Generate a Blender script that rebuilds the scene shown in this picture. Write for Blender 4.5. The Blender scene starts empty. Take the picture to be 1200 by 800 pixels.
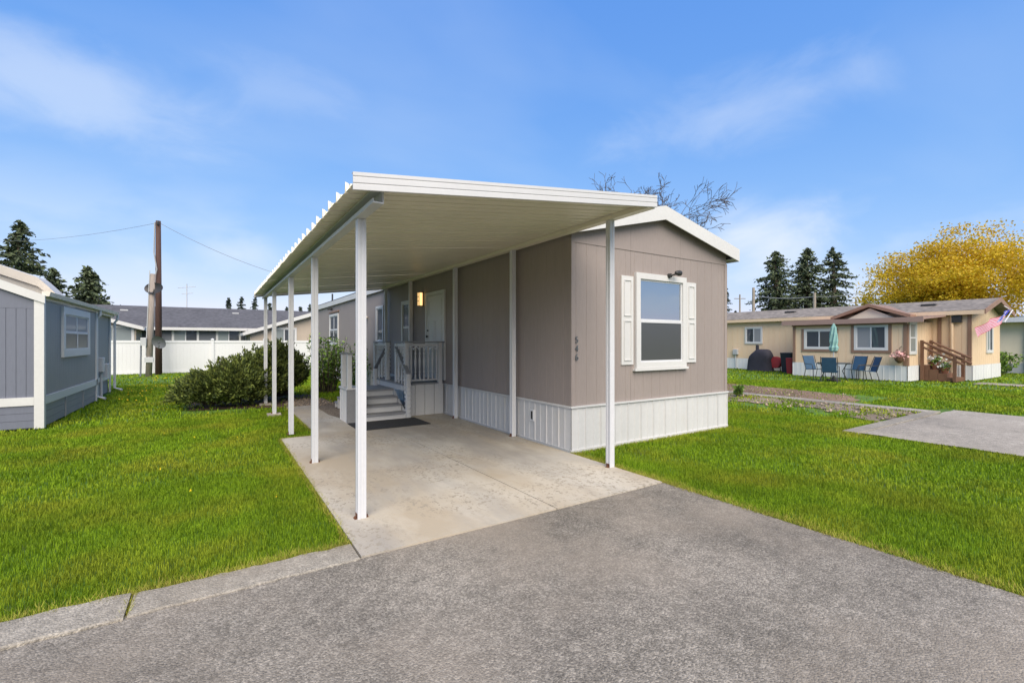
import bpy, math, random
import numpy as np
from mathutils import Vector, Matrix
R = math.radians
rng = np.random.default_rng(7)
random.seed(7)
sc = bpy.context.scene
COL = sc.collection

# ------------------------------------------------------------------ camera
F, U0, CH = 542.0, 250.0, 1.6
YAW = math.atan((600 - U0) / F)
cs, cc = math.sin(YAW), math.cos(YAW)
cam = bpy.data.cameras.new('camera'); cam_o = bpy.data.objects.new('camera', cam); COL.objects.link(cam_o)
cam.sensor_width = 36; cam.lens = 36 * F / 1200; cam.clip_end = 3000; cam.clip_start = 0.05
cam_o.location = (0, 0, CH); cam_o.rotation_euler = (R(90), 0, -YAW)
sc.camera = cam_o

# ------------------------------------------------------------------ sky, sun, exposure
SUN = Vector((-0.24, -0.64, 0.73)).normalized()
el = math.asin(SUN.z); rot = math.atan2(SUN.x, SUN.y)
wd = bpy.data.worlds.new('World'); sc.world = wd; wd.use_nodes = True
nt = wd.node_tree; nt.nodes.clear()
def N(t, typ, **k):
    n = t.nodes.new(typ)
    for a, b in k.items(): setattr(n, a, b)
    return n
sky = N(nt, 'ShaderNodeTexSky', sky_type='NISHITA', sun_disc=False, sun_elevation=el, sun_rotation=rot,
        altitude=600, air_density=1.0, dust_density=0.8, ozone_density=1.6)
tc = N(nt, 'ShaderNodeTexCoord'); sep = N(nt, 'ShaderNodeSeparateXYZ'); nt.links.new(tc.outputs['Generated'], sep.inputs[0])
def wm(op, a, b=None):
    n = N(nt, 'ShaderNodeMath', operation=op)
    for i, v in enumerate((a, b)):
        if v is None: continue
        if isinstance(v, (int, float)): n.inputs[i].default_value = v
        else: nt.links.new(v, n.inputs[i])
    return n.outputs[0]
zz = wm('ADD', wm('MAXIMUM', sep.outputs[2], 0.0), 0.22)
comb = N(nt, 'ShaderNodeCombineXYZ')
nt.links.new(wm('DIVIDE', sep.outputs[0], zz), comb.inputs[0]); nt.links.new(wm('DIVIDE', sep.outputs[1], zz), comb.inputs[1])
mp = N(nt, 'ShaderNodeMapping'); mp.inputs['Rotation'].default_value = (0, 0, R(33)); mp.inputs['Scale'].default_value = (0.75, 1.5, 1)
mp.inputs['Location'].default_value = (4.3, 2.9, 0)
nt.links.new(comb.outputs[0], mp.inputs[0])
n1 = N(nt, 'ShaderNodeTexNoise'); n1.inputs['Scale'].default_value = 0.95; n1.inputs['Detail'].default_value = 5; n1.inputs['Roughness'].default_value = .46
n1.inputs['Distortion'].default_value = 0.25
nt.links.new(mp.outputs[0], n1.inputs['Vector'])
cr = N(nt, 'ShaderNodeValToRGB'); cr.color_ramp.elements[0].position = .52; cr.color_ramp.elements[1].position = .86
nt.links.new(n1.outputs[0], cr.inputs[0])
# low cumulus band, only where real clouds pile up towards the horizon
n2 = N(nt, 'ShaderNodeTexNoise'); n2.inputs['Scale'].default_value = 4.2; n2.inputs['Detail'].default_value = 6
mp2 = N(nt, 'ShaderNodeMapping'); mp2.inputs['Scale'].default_value = (1, 1, 2.2); mp2.inputs['Location'].default_value = (.3, .1, 0)
nt.links.new(tc.outputs['Generated'], mp2.inputs[0]); nt.links.new(mp2.outputs[0], n2.inputs['Vector'])
cr2 = N(nt, 'ShaderNodeValToRGB'); cr2.color_ramp.elements[0].position = .50; cr2.color_ramp.elements[1].position = .68
nt.links.new(n2.outputs[0], cr2.inputs[0])
band = N(nt, 'ShaderNodeMapRange'); band.inputs[1].default_value = .30; band.inputs[2].default_value = .10
nt.links.new(sep.outputs[2], band.inputs[0])
mask = wm('MAXIMUM', wm('MULTIPLY', cr.outputs[0], .26), wm('MULTIPLY', wm('MULTIPLY', cr2.outputs[0], band.outputs[0]), .6))
mixc = N(nt, 'ShaderNodeMixRGB'); mixc.inputs[2].default_value = (4.8, 5.4, 6.1, 1)
nt.links.new(mask, mixc.inputs[0]); 
sp_ = N(nt, 'ShaderNodeSeparateColor'); nt.links.new(sky.outputs[0], sp_.inputs[0]); cb_ = N(nt, 'ShaderNodeCombineColor')   # deep, even spring blue
for i, (k, g_) in enumerate(((.92, .95), (1.66, .58), (4.1, .22))): nt.links.new(wm('MULTIPLY', wm('POWER', sp_.outputs[i], g_), k), cb_.inputs[i])
nt.links.new(cb_.outputs[0], mixc.inputs[1])
nz = N(nt, 'ShaderNodeTexNoise'); nz.inputs['Scale'].default_value = 5.0; nz.inputs['Detail'].default_value = 6; nz.inputs['Roughness'].default_value = .58; nz.inputs['Distortion'].default_value = .4
mp3 = N(nt, 'ShaderNodeMapping'); mp3.inputs['Location'].default_value = (1.43, 1.84, 0); mp3.inputs['Scale'].default_value = (1, 1, 1.9)
nt.links.new(tc.outputs['Generated'], mp3.inputs[0]); nt.links.new(mp3.outputs[0], nz.inputs['Vector'])
# separate cloud wisps and low cumulus, each a soft noisy patch of sky
def wispy(u, v, su, sv, amt, tilt=0.0, lo=.38, hi=.75):
    l_ = (u - 600) / F; d = Vector((cs + l_ * cc, cc - l_ * cs, (400 - v) / F)).normalized()
    rt = d.cross(Vector((0, 0, 1))).normalized(); upv = rt.cross(d); ct, st_ = math.cos(tilt), math.sin(tilt); rt, upv = rt * ct + upv * st_, upv * ct - rt * st_
    def dot(w, k):
        n = N(nt, 'ShaderNodeVectorMath', operation='DOT_PRODUCT'); nt.links.new(tc.outputs['Generated'], n.inputs[0]); n.inputs[1].default_value = w * k; return n.outputs['Value']
    a_, b_ = dot(rt, F / su), dot(upv, F / sv)
    rr = wm('SQRT', wm('ADD', wm('MULTIPLY', a_, a_), wm('MULTIPLY', b_, b_)))
    e = wm('ADD', wm('SUBTRACT', 1.0, rr), wm('MULTIPLY', wm('SUBTRACT', nz.outputs[0], .5), 1.6))
    mr = N(nt, 'ShaderNodeMapRange', interpolation_type='SMOOTHSTEP'); mr.inputs[1].default_value = .05; mr.inputs[2].default_value = 1.0; mr.inputs[4].default_value = amt; nt.links.new(e, mr.inputs[0])
    front = wm('GREATER_THAN', dot(d, 1.0), 0.0)
    return wm('MULTIPLY', mr.outputs[0], front)
for args in ((105, 108, 150, 52, .42, -.04), (355, 112, 110, 34, .18, -.04), (855, 132, 140, 50, .32, .04), (905, 287, 92, 56, .85), (985, 335, 70, 40, .45), (275, 298, 58, 28, .55), (150, 322, 90, 34, .35)):
    m2 = N(nt, 'ShaderNodeMixRGB'); m2.inputs[2].default_value = (4.9, 5.4, 6.2, 1); nt.links.new(wispy(*args), m2.inputs[0]); nt.links.new(mixc.outputs[0], m2.inputs[1]); mixc = m2
bg = N(nt, 'ShaderNodeBackground'); bg.inputs[1].default_value = 0.094
wo = N(nt, 'ShaderNodeOutputWorld')
nt.links.new(mixc.outputs[0], bg.inputs[0]); nt.links.new(bg.outputs[0], wo.inputs[0])
sl = bpy.data.lights.new('sun', 'SUN'); sl.energy = 3.4; sl.angle = R(60); sl.color = (1, .90, .75)
so = bpy.data.objects.new('sun', sl); COL.objects.link(so); so.rotation_euler = SUN.to_track_quat('Z', 'Y').to_euler()
so.location = (0, -20, 40)
sc.view_settings.view_transform = 'Standard'; sc.view_settings.look = 'None'; sc.view_settings.gamma = 1
sc.view_settings.use_curve_mapping = False; sc.view_settings.exposure = 0.84
sc.render.engine = 'CYCLES'

# ------------------------------------------------------------------ pixel -> ray helpers (distance always comes from a plane of a real thing)
def ray(u, v):
    l = (u - 600) / F; return Vector((cs + l * cc, cc - l * cs, (400 - v) / F))
def G(u, v, z=0.0):
    d = ray(u, v); t = (z - CH) / d.z; return Vector((d.x * t, d.y * t, z))
def PX(u, v, X):
    d = ray(u, v); t = X / d.x; return Vector((X, d.y * t, CH + d.z * t))
def PY(u, v, Y):
    d = ray(u, v); t = Y / d.y; return Vector((d.x * t, Y, CH + d.z * t))
def PD(u, v, D):
    d = ray(u, v); return Vector((d.x * D, d.y * D, CH + d.z * D))

# ------------------------------------------------------------------ materials
MATS = {}
def mat(name, col, rough=.6, var=.12, scale=2.0, fine=.08, fscale=40, bump=0.0, bscale=120, island=0.0, col2=None, metal=0, spec=.4,
        tint=None, tscale=.5, tpos=(.5, .7), emit=None, stretch=(1, 1, 1), translucent=0.0, dirt=0.0):
    m = bpy.data.materials.new(name); m.use_nodes = True; t = m.node_tree
    b = t.nodes['Principled BSDF']
    geo = N(t, 'ShaderNodeNewGeometry')
    mpp = N(t, 'ShaderNodeMapping'); mpp.inputs['Scale'].default_value = stretch
    t.links.new(geo.outputs['Position'], mpp.inputs[0]); pos = mpp.outputs[0]
    cur = None
    rgb = N(t, 'ShaderNodeRGB'); rgb.outputs[0].default_value = (*col, 1); cur = rgb.outputs[0]
    def noise(s, d=4):
        n = N(t, 'ShaderNodeTexNoise'); n.inputs['Scale'].default_value = s; n.inputs['Detail'].default_value = d
        t.links.new(pos, n.inputs['Vector']); return n.outputs[0]
    if col2 is not None:
        mx = N(t, 'ShaderNodeMixRGB'); mx.inputs[2].default_value = (*col2, 1); t.links.new(cur, mx.inputs[1])
        t.links.new(geo.outputs['Random Per Island'], mx.inputs[0]); cur = mx.outputs[0]
    if tint is not None:
        rp = N(t, 'ShaderNodeMapRange'); rp.inputs[1].default_value = tpos[0]; rp.inputs[2].default_value = tpos[1]
        t.links.new(noise(tscale, 6), rp.inputs[0])
        mx = N(t, 'ShaderNodeMixRGB'); mx.inputs[2].default_value = (*tint, 1); t.links.new(cur, mx.inputs[1]); t.links.new(rp.outputs[0], mx.inputs[0]); cur = mx.outputs[0]
    fac = None
    def addf(src, amp):
        nonlocal fac
        r = N(t, 'ShaderNodeMapRange'); r.inputs[1].default_value = .25; r.inputs[2].default_value = .75
        r.inputs[3].default_value = 1 - amp; r.inputs[4].default_value = 1 + amp; t.links.new(src, r.inputs[0])
        if fac is None: fac = r.outputs[0]
        else:
            q = N(t, 'ShaderNodeMath', operation='MULTIPLY'); t.links.new(fac, q.inputs[0]); t.links.new(r.outputs[0], q.inputs[1]); fac = q.outputs[0]
    if var: addf(noise(scale), var)
    if fine: addf(noise(fscale, 3), fine)
    if island: addf(geo.outputs['Random Per Island'], island)
    if fac is not None:
        vm = N(t, 'ShaderNodeVectorMath', operation='SCALE'); t.links.new(cur, vm.inputs[0]); t.links.new(fac, vm.inputs['Scale']); cur = vm.outputs[0]
    t.links.new(cur, b.inputs['Base Color'])
    b.inputs['Roughness'].default_value = rough; b.inputs['Metallic'].default_value = metal; b.inputs['Specular IOR Level'].default_value = spec
    if bump:
        bp = N(t, 'ShaderNodeBump'); bp.inputs['Strength'].default_value = bump; bp.inputs['Distance'].default_value = .01
        t.links.new(noise(bscale, 3), bp.inputs['Height']); t.links.new(bp.outputs[0], b.inputs['Normal'])
    if emit: b.inputs['Emission Color'].default_value = (*emit[0], 1); b.inputs['Emission Strength'].default_value = emit[1]
    if translucent:
        tr = N(t, 'ShaderNodeBsdfTranslucent'); t.links.new(cur, tr.inputs[0]); ms = N(t, 'ShaderNodeMixShader'); ms.inputs[0].default_value = translucent
        t.links.new(b.outputs[0], ms.inputs[1]); t.links.new(tr.outputs[0], ms.inputs[2]); t.links.new(ms.outputs[0], t.nodes['Material Output'].inputs[0])
    MATS[name] = m; return m
mat('white_paint', (.56, .565, .58), .45, .04, 1.5, .03, 30)
mat('white_trim', (.56, .553, .54), .5, .05, 1.2, .03, 25)
mat('white_vinyl', (.64, .64, .65), .4, .05, .8, .02, 20)
mat('skirt_vinyl', (.53, .525, .52), .45, .05, .9, .03, 18, tint=(.52, .50, .46), tscale=2.5, tpos=(.55, .85))
mat('taupe_siding', (.275, .232, .212), .65, .05, 1.0, .05, 60, bump=.25, bscale=90, stretch=(1, 1, .12))
mat('pan_metal', (.72, .665, .53), .38, .05, 1.1, .03, 14, spec=.5)
mat('fascia_metal', (.53, .53, .53), .4, .04, 1.5, .02, 20)
mat('shingle_grey', (.085, .083, .09), .9, .12, .8, .30, 5, bump=.5, bscale=30)
mat('shingle_brown', (.19, .165, .142), .9, .15, 1.5, .42, 5, bump=.5, bscale=25)
mat('grey_wood', (.24, .24, .245), .6, .08, 3, .08, 30)
mat('mat_dark', (.035, .034, .033), .95, .1, 8, .3, 150, bump=.6, bscale=400)
mat('dark_metal', (.03, .03, .03), .45, .05)
mat('rust', (.13, .055, .03), .85, .3, 20, .2, 80)
mat('gold_lamp', (.10, .07, .03), .4, .1)
mat('lamp_glow', (.9, .7, .4), .5, 0, fine=0, emit=((1, .62, .25), .9))
mat('blue_grey', (.135, .145, .185), .6, .06, .8, .05, 40, stretch=(1, 1, .15))
mat('side_grey_lifted', (.265, .265, .265), .6, .06, .8, .06, 40, stretch=(1, 1, .15))  # side wall grey, colour lightened to offset the shade on this face
mat('cream_metal', (.62, .57, .50), .45, .06, 1.5, .03, 20)
mat('cap_metal', (.36, .34, .31), .5, .08)
mat('tan_siding', (.68, .51, .345), .65, .05, .8, .04, 30, stretch=(1, 1, .15))
mat('brown_trim', (.24, .145, .10), .6, .08)
mat('brown_wood', (.15, .075, .045), .7, .15, 4)
mat('mauve_metal', (.30, .20, .17), .55, .06)
mat('beige_siding', (.42, .35, .28), .7, .06)
mat('slate_siding', (.12, .13, .15), .7, .06)
mat('cream_siding', (.74, .64, .49), .65, .05)
mat('pole_brown', (.075, .040, .032), .85, .2, 3, .2, 25, stretch=(1, 1, .1))
mat('pole_grey', (.28, .24, .21), .9, .2, 3, .25, 30, stretch=(1, 1, .1))
mat('dish_grey', (.12, .125, .14), .5, .1)
mat('dish_dark', (.025, .025, .028), .5, .1)
mat('meter_grey', (.42, .43, .44), .5, .08)
mat('cable', (.16, .17, .19), .6, 0)
mat('light_wire', (.30, .30, .30), .5, .1)
mat('bark', (.10, .075, .055), .9, .25, 4, .25, 30, bump=.5, bscale=30)
mat('bark_pale', (.085, .065, .055), .9, .25, 4, .2, 30)
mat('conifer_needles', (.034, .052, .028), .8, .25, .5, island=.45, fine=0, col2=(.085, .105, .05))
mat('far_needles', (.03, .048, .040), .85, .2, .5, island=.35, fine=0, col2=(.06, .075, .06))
mat('juniper', (.034, .062, .014), .75, .2, 2.0, island=.3, fine=0, col2=(.13, .155, .028))
mat('shrub_leaf', (.06, .14, .02), .5, .2, 2.0, island=.35, fine=0, col2=(.26, .38, .06), translucent=.3)
mat('gold_leaf', (.80, .53, .02), .6, .2, .35, island=.35, fine=0, col2=(.48, .35, .025), translucent=.45)
mat('blue_sling', (.028, .075, .14), .7, .1, 8)
mat('teal_cloth', (.20, .36, .34), .85, .12, 5)
mat('grill_cover', (.030, .028, .040), .75, .2, 4)
mat('red_plastic', (.32, .03, .035), .5, .1)
mat('bin_dark', (.025, .025, .035), .5, .1)
mat('flag_red', (.55, .02, .10), .8, .05); mat('flag_white', (.60, .56, .62), .8, .05); mat('flag_blue', (.03, .04, .36), .8, .05)
mat('flower_pink', (.60, .34, .33), .7, .2, island=.4, fine=0); mat('flower_white', (.75, .73, .72), .7, .1)
mat('terracotta', (.22, .09, .05), .8, .1)
mat('mulch', (.075, .045, .030), .95, .3, 9, .35, 45, bump=1, bscale=40)
mat('dandelion', (.75, .52, .01), .7, 0, fine=0)
mat('hill_far', (.09, .12, .14), .95, .2, .02, fine=0)
mat('digit', (.10, .11, .12), .4, 0, fine=0)
mat('curtain', (.55, .52, .49), .9, .1)
mat('foundation', (.30, .29, .28), .9, .15)

def grassmat():
    m = mat('grass_blade', (.125, .225, .010), .75, .24, .8, island=.17, fine=.14, fscale=3.0, spec=.12, col2=(.20, .295, .014),
            tint=(.33, .325, .03), tscale=.9, tpos=(.44, .80), translucent=.30)
    g = mat('lawn_soil', (.075, .15, .012), .95, .25, .7, .3, 14, tint=(.085, .075, .028), tscale=2.2, tpos=(.55, .8), bump=.8, bscale=60)
grassmat()

def surf_asphalt(name, base, lo, hi, patch):
    m = bpy.data.materials.new(name); m.use_nodes = True; t = m.node_tree; b = t.nodes['Principled BSDF']
    geo = N(t, 'ShaderNodeNewGeometry'); pos = geo.outputs['Position']
    v = N(t, 'ShaderNodeTexVoronoi'); v.inputs['Scale'].default_value = 105; t.links.new(pos, v.inputs['Vector'])
    v2 = N(t, 'ShaderNodeTexVoronoi'); v2.inputs['Scale'].default_value = 70; t.links.new(pos, v2.inputs['Vector'])
    sepc = N(t, 'ShaderNodeSeparateColor'); t.links.new(v.outputs['Color'], sepc.inputs[0])
    sepd = N(t, 'ShaderNodeSeparateColor'); t.links.new(v2.outputs['Color'], sepd.inputs[0])
    ramp = N(t, 'ShaderNodeValToRGB'); e = ramp.color_ramp.elements
    e[0].position = 0; e[0].color = (*[c * lo for c in base], 1); e[1].position = 1; e[1].color = (*[min(.8, c * hi) for c in base], 1)
    q = e.new(.75); q.color = (*[c * 1.05 for c in base], 1)
    t.links.new(sepc.outputs[0], ramp.inputs[0])
    r2 = N(t, 'ShaderNodeMapRange'); r2.inputs[1].default_value = .86; r2.inputs[2].default_value = .97; t.links.new(sepd.outputs[0], r2.inputs[0])
    mx0 = N(t, 'ShaderNodeMixRGB'); mx0.inputs[2].default_value = (*[min(.8, c * hi * 1.1) for c in base], 1)
    mm = N(t, 'ShaderNodeMath', operation='MULTIPLY'); mm.inputs[1].default_value = .6; t.links.new(r2.outputs[0], mm.inputs[0])
    t.links.new(mm.outputs[0], mx0.inputs[0]); t.links.new(ramp.outputs[0], mx0.inputs[1])
    cur = mx0.outputs[0]
    # mid-scale clumps, then broad worn and oily patches
    for s, d, lo_, hi_ in ((9, 4, .82, 1.18), (1.1, 4, .86, 1.14), (.38, 3, .70, 1.2)):
        n = N(t, 'ShaderNodeTexNoise'); n.inputs['Scale'].default_value = s; n.inputs['Detail'].default_value = d; t.links.new(pos, n.inputs['Vector'])
        r = N(t, 'ShaderNodeMapRange'); r.inputs[1].default_value = .3; r.inputs[2].default_value = .7; r.inputs[3].default_value = lo_; r.inputs[4].default_value = hi_
        t.links.new(n.outputs[0], r.inputs[0])
        vm = N(t, 'ShaderNodeVectorMath', operation='SCALE'); t.links.new(cur, vm.inputs[0]); t.links.new(r.outputs[0], vm.inputs['Scale']); cur = vm.outputs[0]
    n = N(t, 'ShaderNodeTexNoise'); n.inputs['Scale'].default_value = .8; n.inputs['Detail'].default_value = 5
    mpv = N(t, 'ShaderNodeMapping'); mpv.inputs['Location'].default_value = (5, 3, 0); t.links.new(pos, mpv.inputs[0]); t.links.new(mpv.outputs[0], n.inputs['Vector'])
    r = N(t, 'ShaderNodeMapRange'); r.inputs[1].default_value = .44; r.inputs[2].default_value = .68; r.inputs[4].default_value = .6; t.links.new(n.outputs[0], r.inputs[0])
    mx = N(t, 'ShaderNodeMixRGB'); mx.inputs[2].default_value = (*patch, 1); t.links.new(cur, mx.inputs[1]); t.links.new(r.outputs[0], mx.inputs[0])
    t.links.new(mx.outputs[0], b.inputs['Base Color']); b.inputs['Roughness'].default_value = .92; b.inputs['Specular IOR Level'].default_value = .2
    bp = N(t, 'ShaderNodeBump'); bp.inputs['Strength'].default_value = .8; bp.inputs['Distance'].default_value = .006
    t.links.new(v.outputs['Distance'], bp.inputs['Height']); bp.invert = True; t.links.new(bp.outputs[0], b.inputs['Normal'])
    MATS[name] = m
surf_asphalt('asphalt', (.222, .198, .166), .58, 1.45, (.29, .245, .195))
surf_asphalt('old_asphalt', (.32, .285, .24), .7, 1.4, (.33, .29, .24))
surf_asphalt('gravel_mix', (.22, .175, .13), .45, 1.8, (.20, .15, .10))
surf_asphalt('dirt', (.19, .125, .085), .6, 1.6, (.25, .17, .11))

def surf_concrete(name, base, stain, dark):
    m = bpy.data.materials.new(name); m.use_nodes = True; t = m.node_tree; b = t.nodes['Principled BSDF']
    geo = N(t, 'ShaderNodeNewGeometry'); pos = geo.outputs['Position']
    rgb = N(t, 'ShaderNodeRGB'); rgb.outputs[0].default_value = (*base, 1); cur = rgb.outputs[0]
    def nz(s, d, loc, st=(1, 1, 1), rg=.55):
        mpv = N(t, 'ShaderNodeMapping'); mpv.inputs['Location'].default_value = loc; mpv.inputs['Scale'].default_value = st
        t.links.new(pos, mpv.inputs[0]); n = N(t, 'ShaderNodeTexNoise'); n.inputs['Scale'].default_value = s; n.inputs['Detail'].default_value = d; n.inputs['Roughness'].default_value = rg
        t.links.new(mpv.outputs[0], n.inputs['Vector']); return n.outputs[0]
    def blend(src, a, b_, colr, amt):
        nonlocal cur
        r = N(t, 'ShaderNodeMapRange'); r.inputs[1].default_value = a; r.inputs[2].default_value = b_; r.inputs[4].default_value = amt; t.links.new(src, r.inputs[0])
        mx = N(t, 'ShaderNodeMixRGB'); mx.inputs[2].default_value = (*colr, 1); t.links.new(cur, mx.inputs[1]); t.links.new(r.outputs[0], mx.inputs[0]); cur = mx.outputs[0]
    blend(nz(1.1, 6, (2, 1, 0), (.8, .5, 1)), .38, .60, stain, .85)
    blend(nz(.9, 6, (7, 4, 0), (1, .28, 1), .65), .46, .66, dark, .85)
    blend(nz(2.6, 6, (1, 9, 0), (1, .4, 1), .65), .52, .78, [c * 1.12 for c in base], .6)
    # pitted, spalled flecks gathered in patches
    pz = N(t, 'ShaderNodeMath', operation='MULTIPLY'); 
    ra = N(t, 'ShaderNodeMapRange'); ra.inputs[1].default_value = .54; ra.inputs[2].default_value = .60; t.links.new(nz(26, 4, (3, 3, 0), (1, .7, 1), .7), ra.inputs[0])
    rb = N(t, 'ShaderNodeMapRange'); rb.inputs[1].default_value = .44; rb.inputs[2].default_value = .56; t.links.new(nz(.8, 3, (4.4, 8, 0)), rb.inputs[0])
    t.links.new(ra.outputs[0], pz.inputs[0]); t.links.new(rb.outputs[0], pz.inputs[1])
    mx = N(t, 'ShaderNodeMixRGB'); mx.inputs[2].default_value = (.27, .235, .185, 1); t.links.new(cur, mx.inputs[1])
    pq = N(t, 'ShaderNodeMath', operation='MULTIPLY'); pq.inputs[1].default_value = .95; t.links.new(pz.outputs[0], pq.inputs[0]); t.links.new(pq.outputs[0], mx.inputs[0]); cur = mx.outputs[0]
    blend(nz(130, 2, (0, 0, 0)), .5, .8, [c * .7 for c in base], .45)
    t.links.new(cur, b.inputs['Base Color']); b.inputs['Roughness'].default_value = .85; b.inputs['Specular IOR Level'].default_value = .25
    bp = N(t, 'ShaderNodeBump'); bp.inputs['Strength'].default_value = .35; bp.inputs['Distance'].default_value = .006
    t.links.new(nz(60, 4, (0, 0, 0)), bp.inputs['Height']); t.links.new(bp.outputs[0], b.inputs['Normal'])
    MATS[name] = m
surf_concrete('concrete', (.47, .428, .36), (.365, .30, .215), (.27, .25, .225))
surf_asphalt('kerb_concrete', (.30, .27, .225), .72, 1.3, (.23, .195, .15))

def glassmat(name, base, refl=.55, rough=.03, stripes=None):
    m = bpy.data.materials.new(name); m.use_nodes = True; t = m.node_tree; b = t.nodes['Principled BSDF']
    b.inputs['Base Color'].default_value = (*base, 1); b.inputs['Roughness'].default_value = .6
    gl = N(t, 'ShaderNodeBsdfGlossy'); gl.inputs['Roughness'].default_value = rough
    gl.inputs[0].default_value = (.82, .88, .92, 1)
    lw = N(t, 'ShaderNodeLayerWeight'); lw.inputs[0].default_value = .35
    mr = N(t, 'ShaderNodeMapRange'); mr.inputs[3].default_value = refl * .6; mr.inputs[4].default_value = min(1, refl * 1.5); t.links.new(lw.outputs['Fresnel'], mr.inputs[0])
    if stripes:
        geo = N(t, 'ShaderNodeNewGeometry'); w = N(t, 'ShaderNodeTexWave', wave_type='BANDS', bands_direction='Z'); w.inputs['Scale'].default_value = stripes[0]
        t.links.new(geo.outputs['Position'], w.inputs['Vector']); mx = N(t, 'ShaderNodeMixRGB'); mx.inputs[1].default_value = (*base, 1); mx.inputs[2].default_value = (*stripes[1], 1)
        t.links.new(w.outputs[0], mx.inputs[0]); t.links.new(mx.outputs[0], b.inputs['Base Color'])
    geo2 = N(t, 'ShaderNodeNewGeometry'); nz = N(t, 'ShaderNodeTexNoise'); nz.inputs['Scale'].default_value = 1.6; t.links.new(geo2.outputs['Position'], nz.inputs['Vector'])
    bp = N(t, 'ShaderNodeBump'); bp.inputs['Strength'].default_value = .04; bp.inputs['Distance'].default_value = .1
    t.links.new(nz.outputs[0], bp.inputs['Height']); t.links.new(bp.outputs[0], gl.inputs['Normal'])
    ms = N(t, 'ShaderNodeMixShader'); t.links.new(mr.outputs[0], ms.inputs[0]); t.links.new(b.outputs[0], ms.inputs[1]); t.links.new(gl.outputs[0], ms.inputs[2])
    t.links.new(ms.outputs[0], t.nodes['Material Output'].inputs[0]); MATS[name] = m
glassmat('glass_sky', (.03, .035, .04), .75)
glassmat('glass_dark', (.035, .04, .05), .22)
glassmat('glass_screen', (.045, .043, .042), .13, .25)
glassmat('glass_blind', (.16, .17, .19), .15, .1, (14, (.30, .31, .33)))
glassmat('glass_far', (.22, .25, .25), .3, .1)

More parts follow.
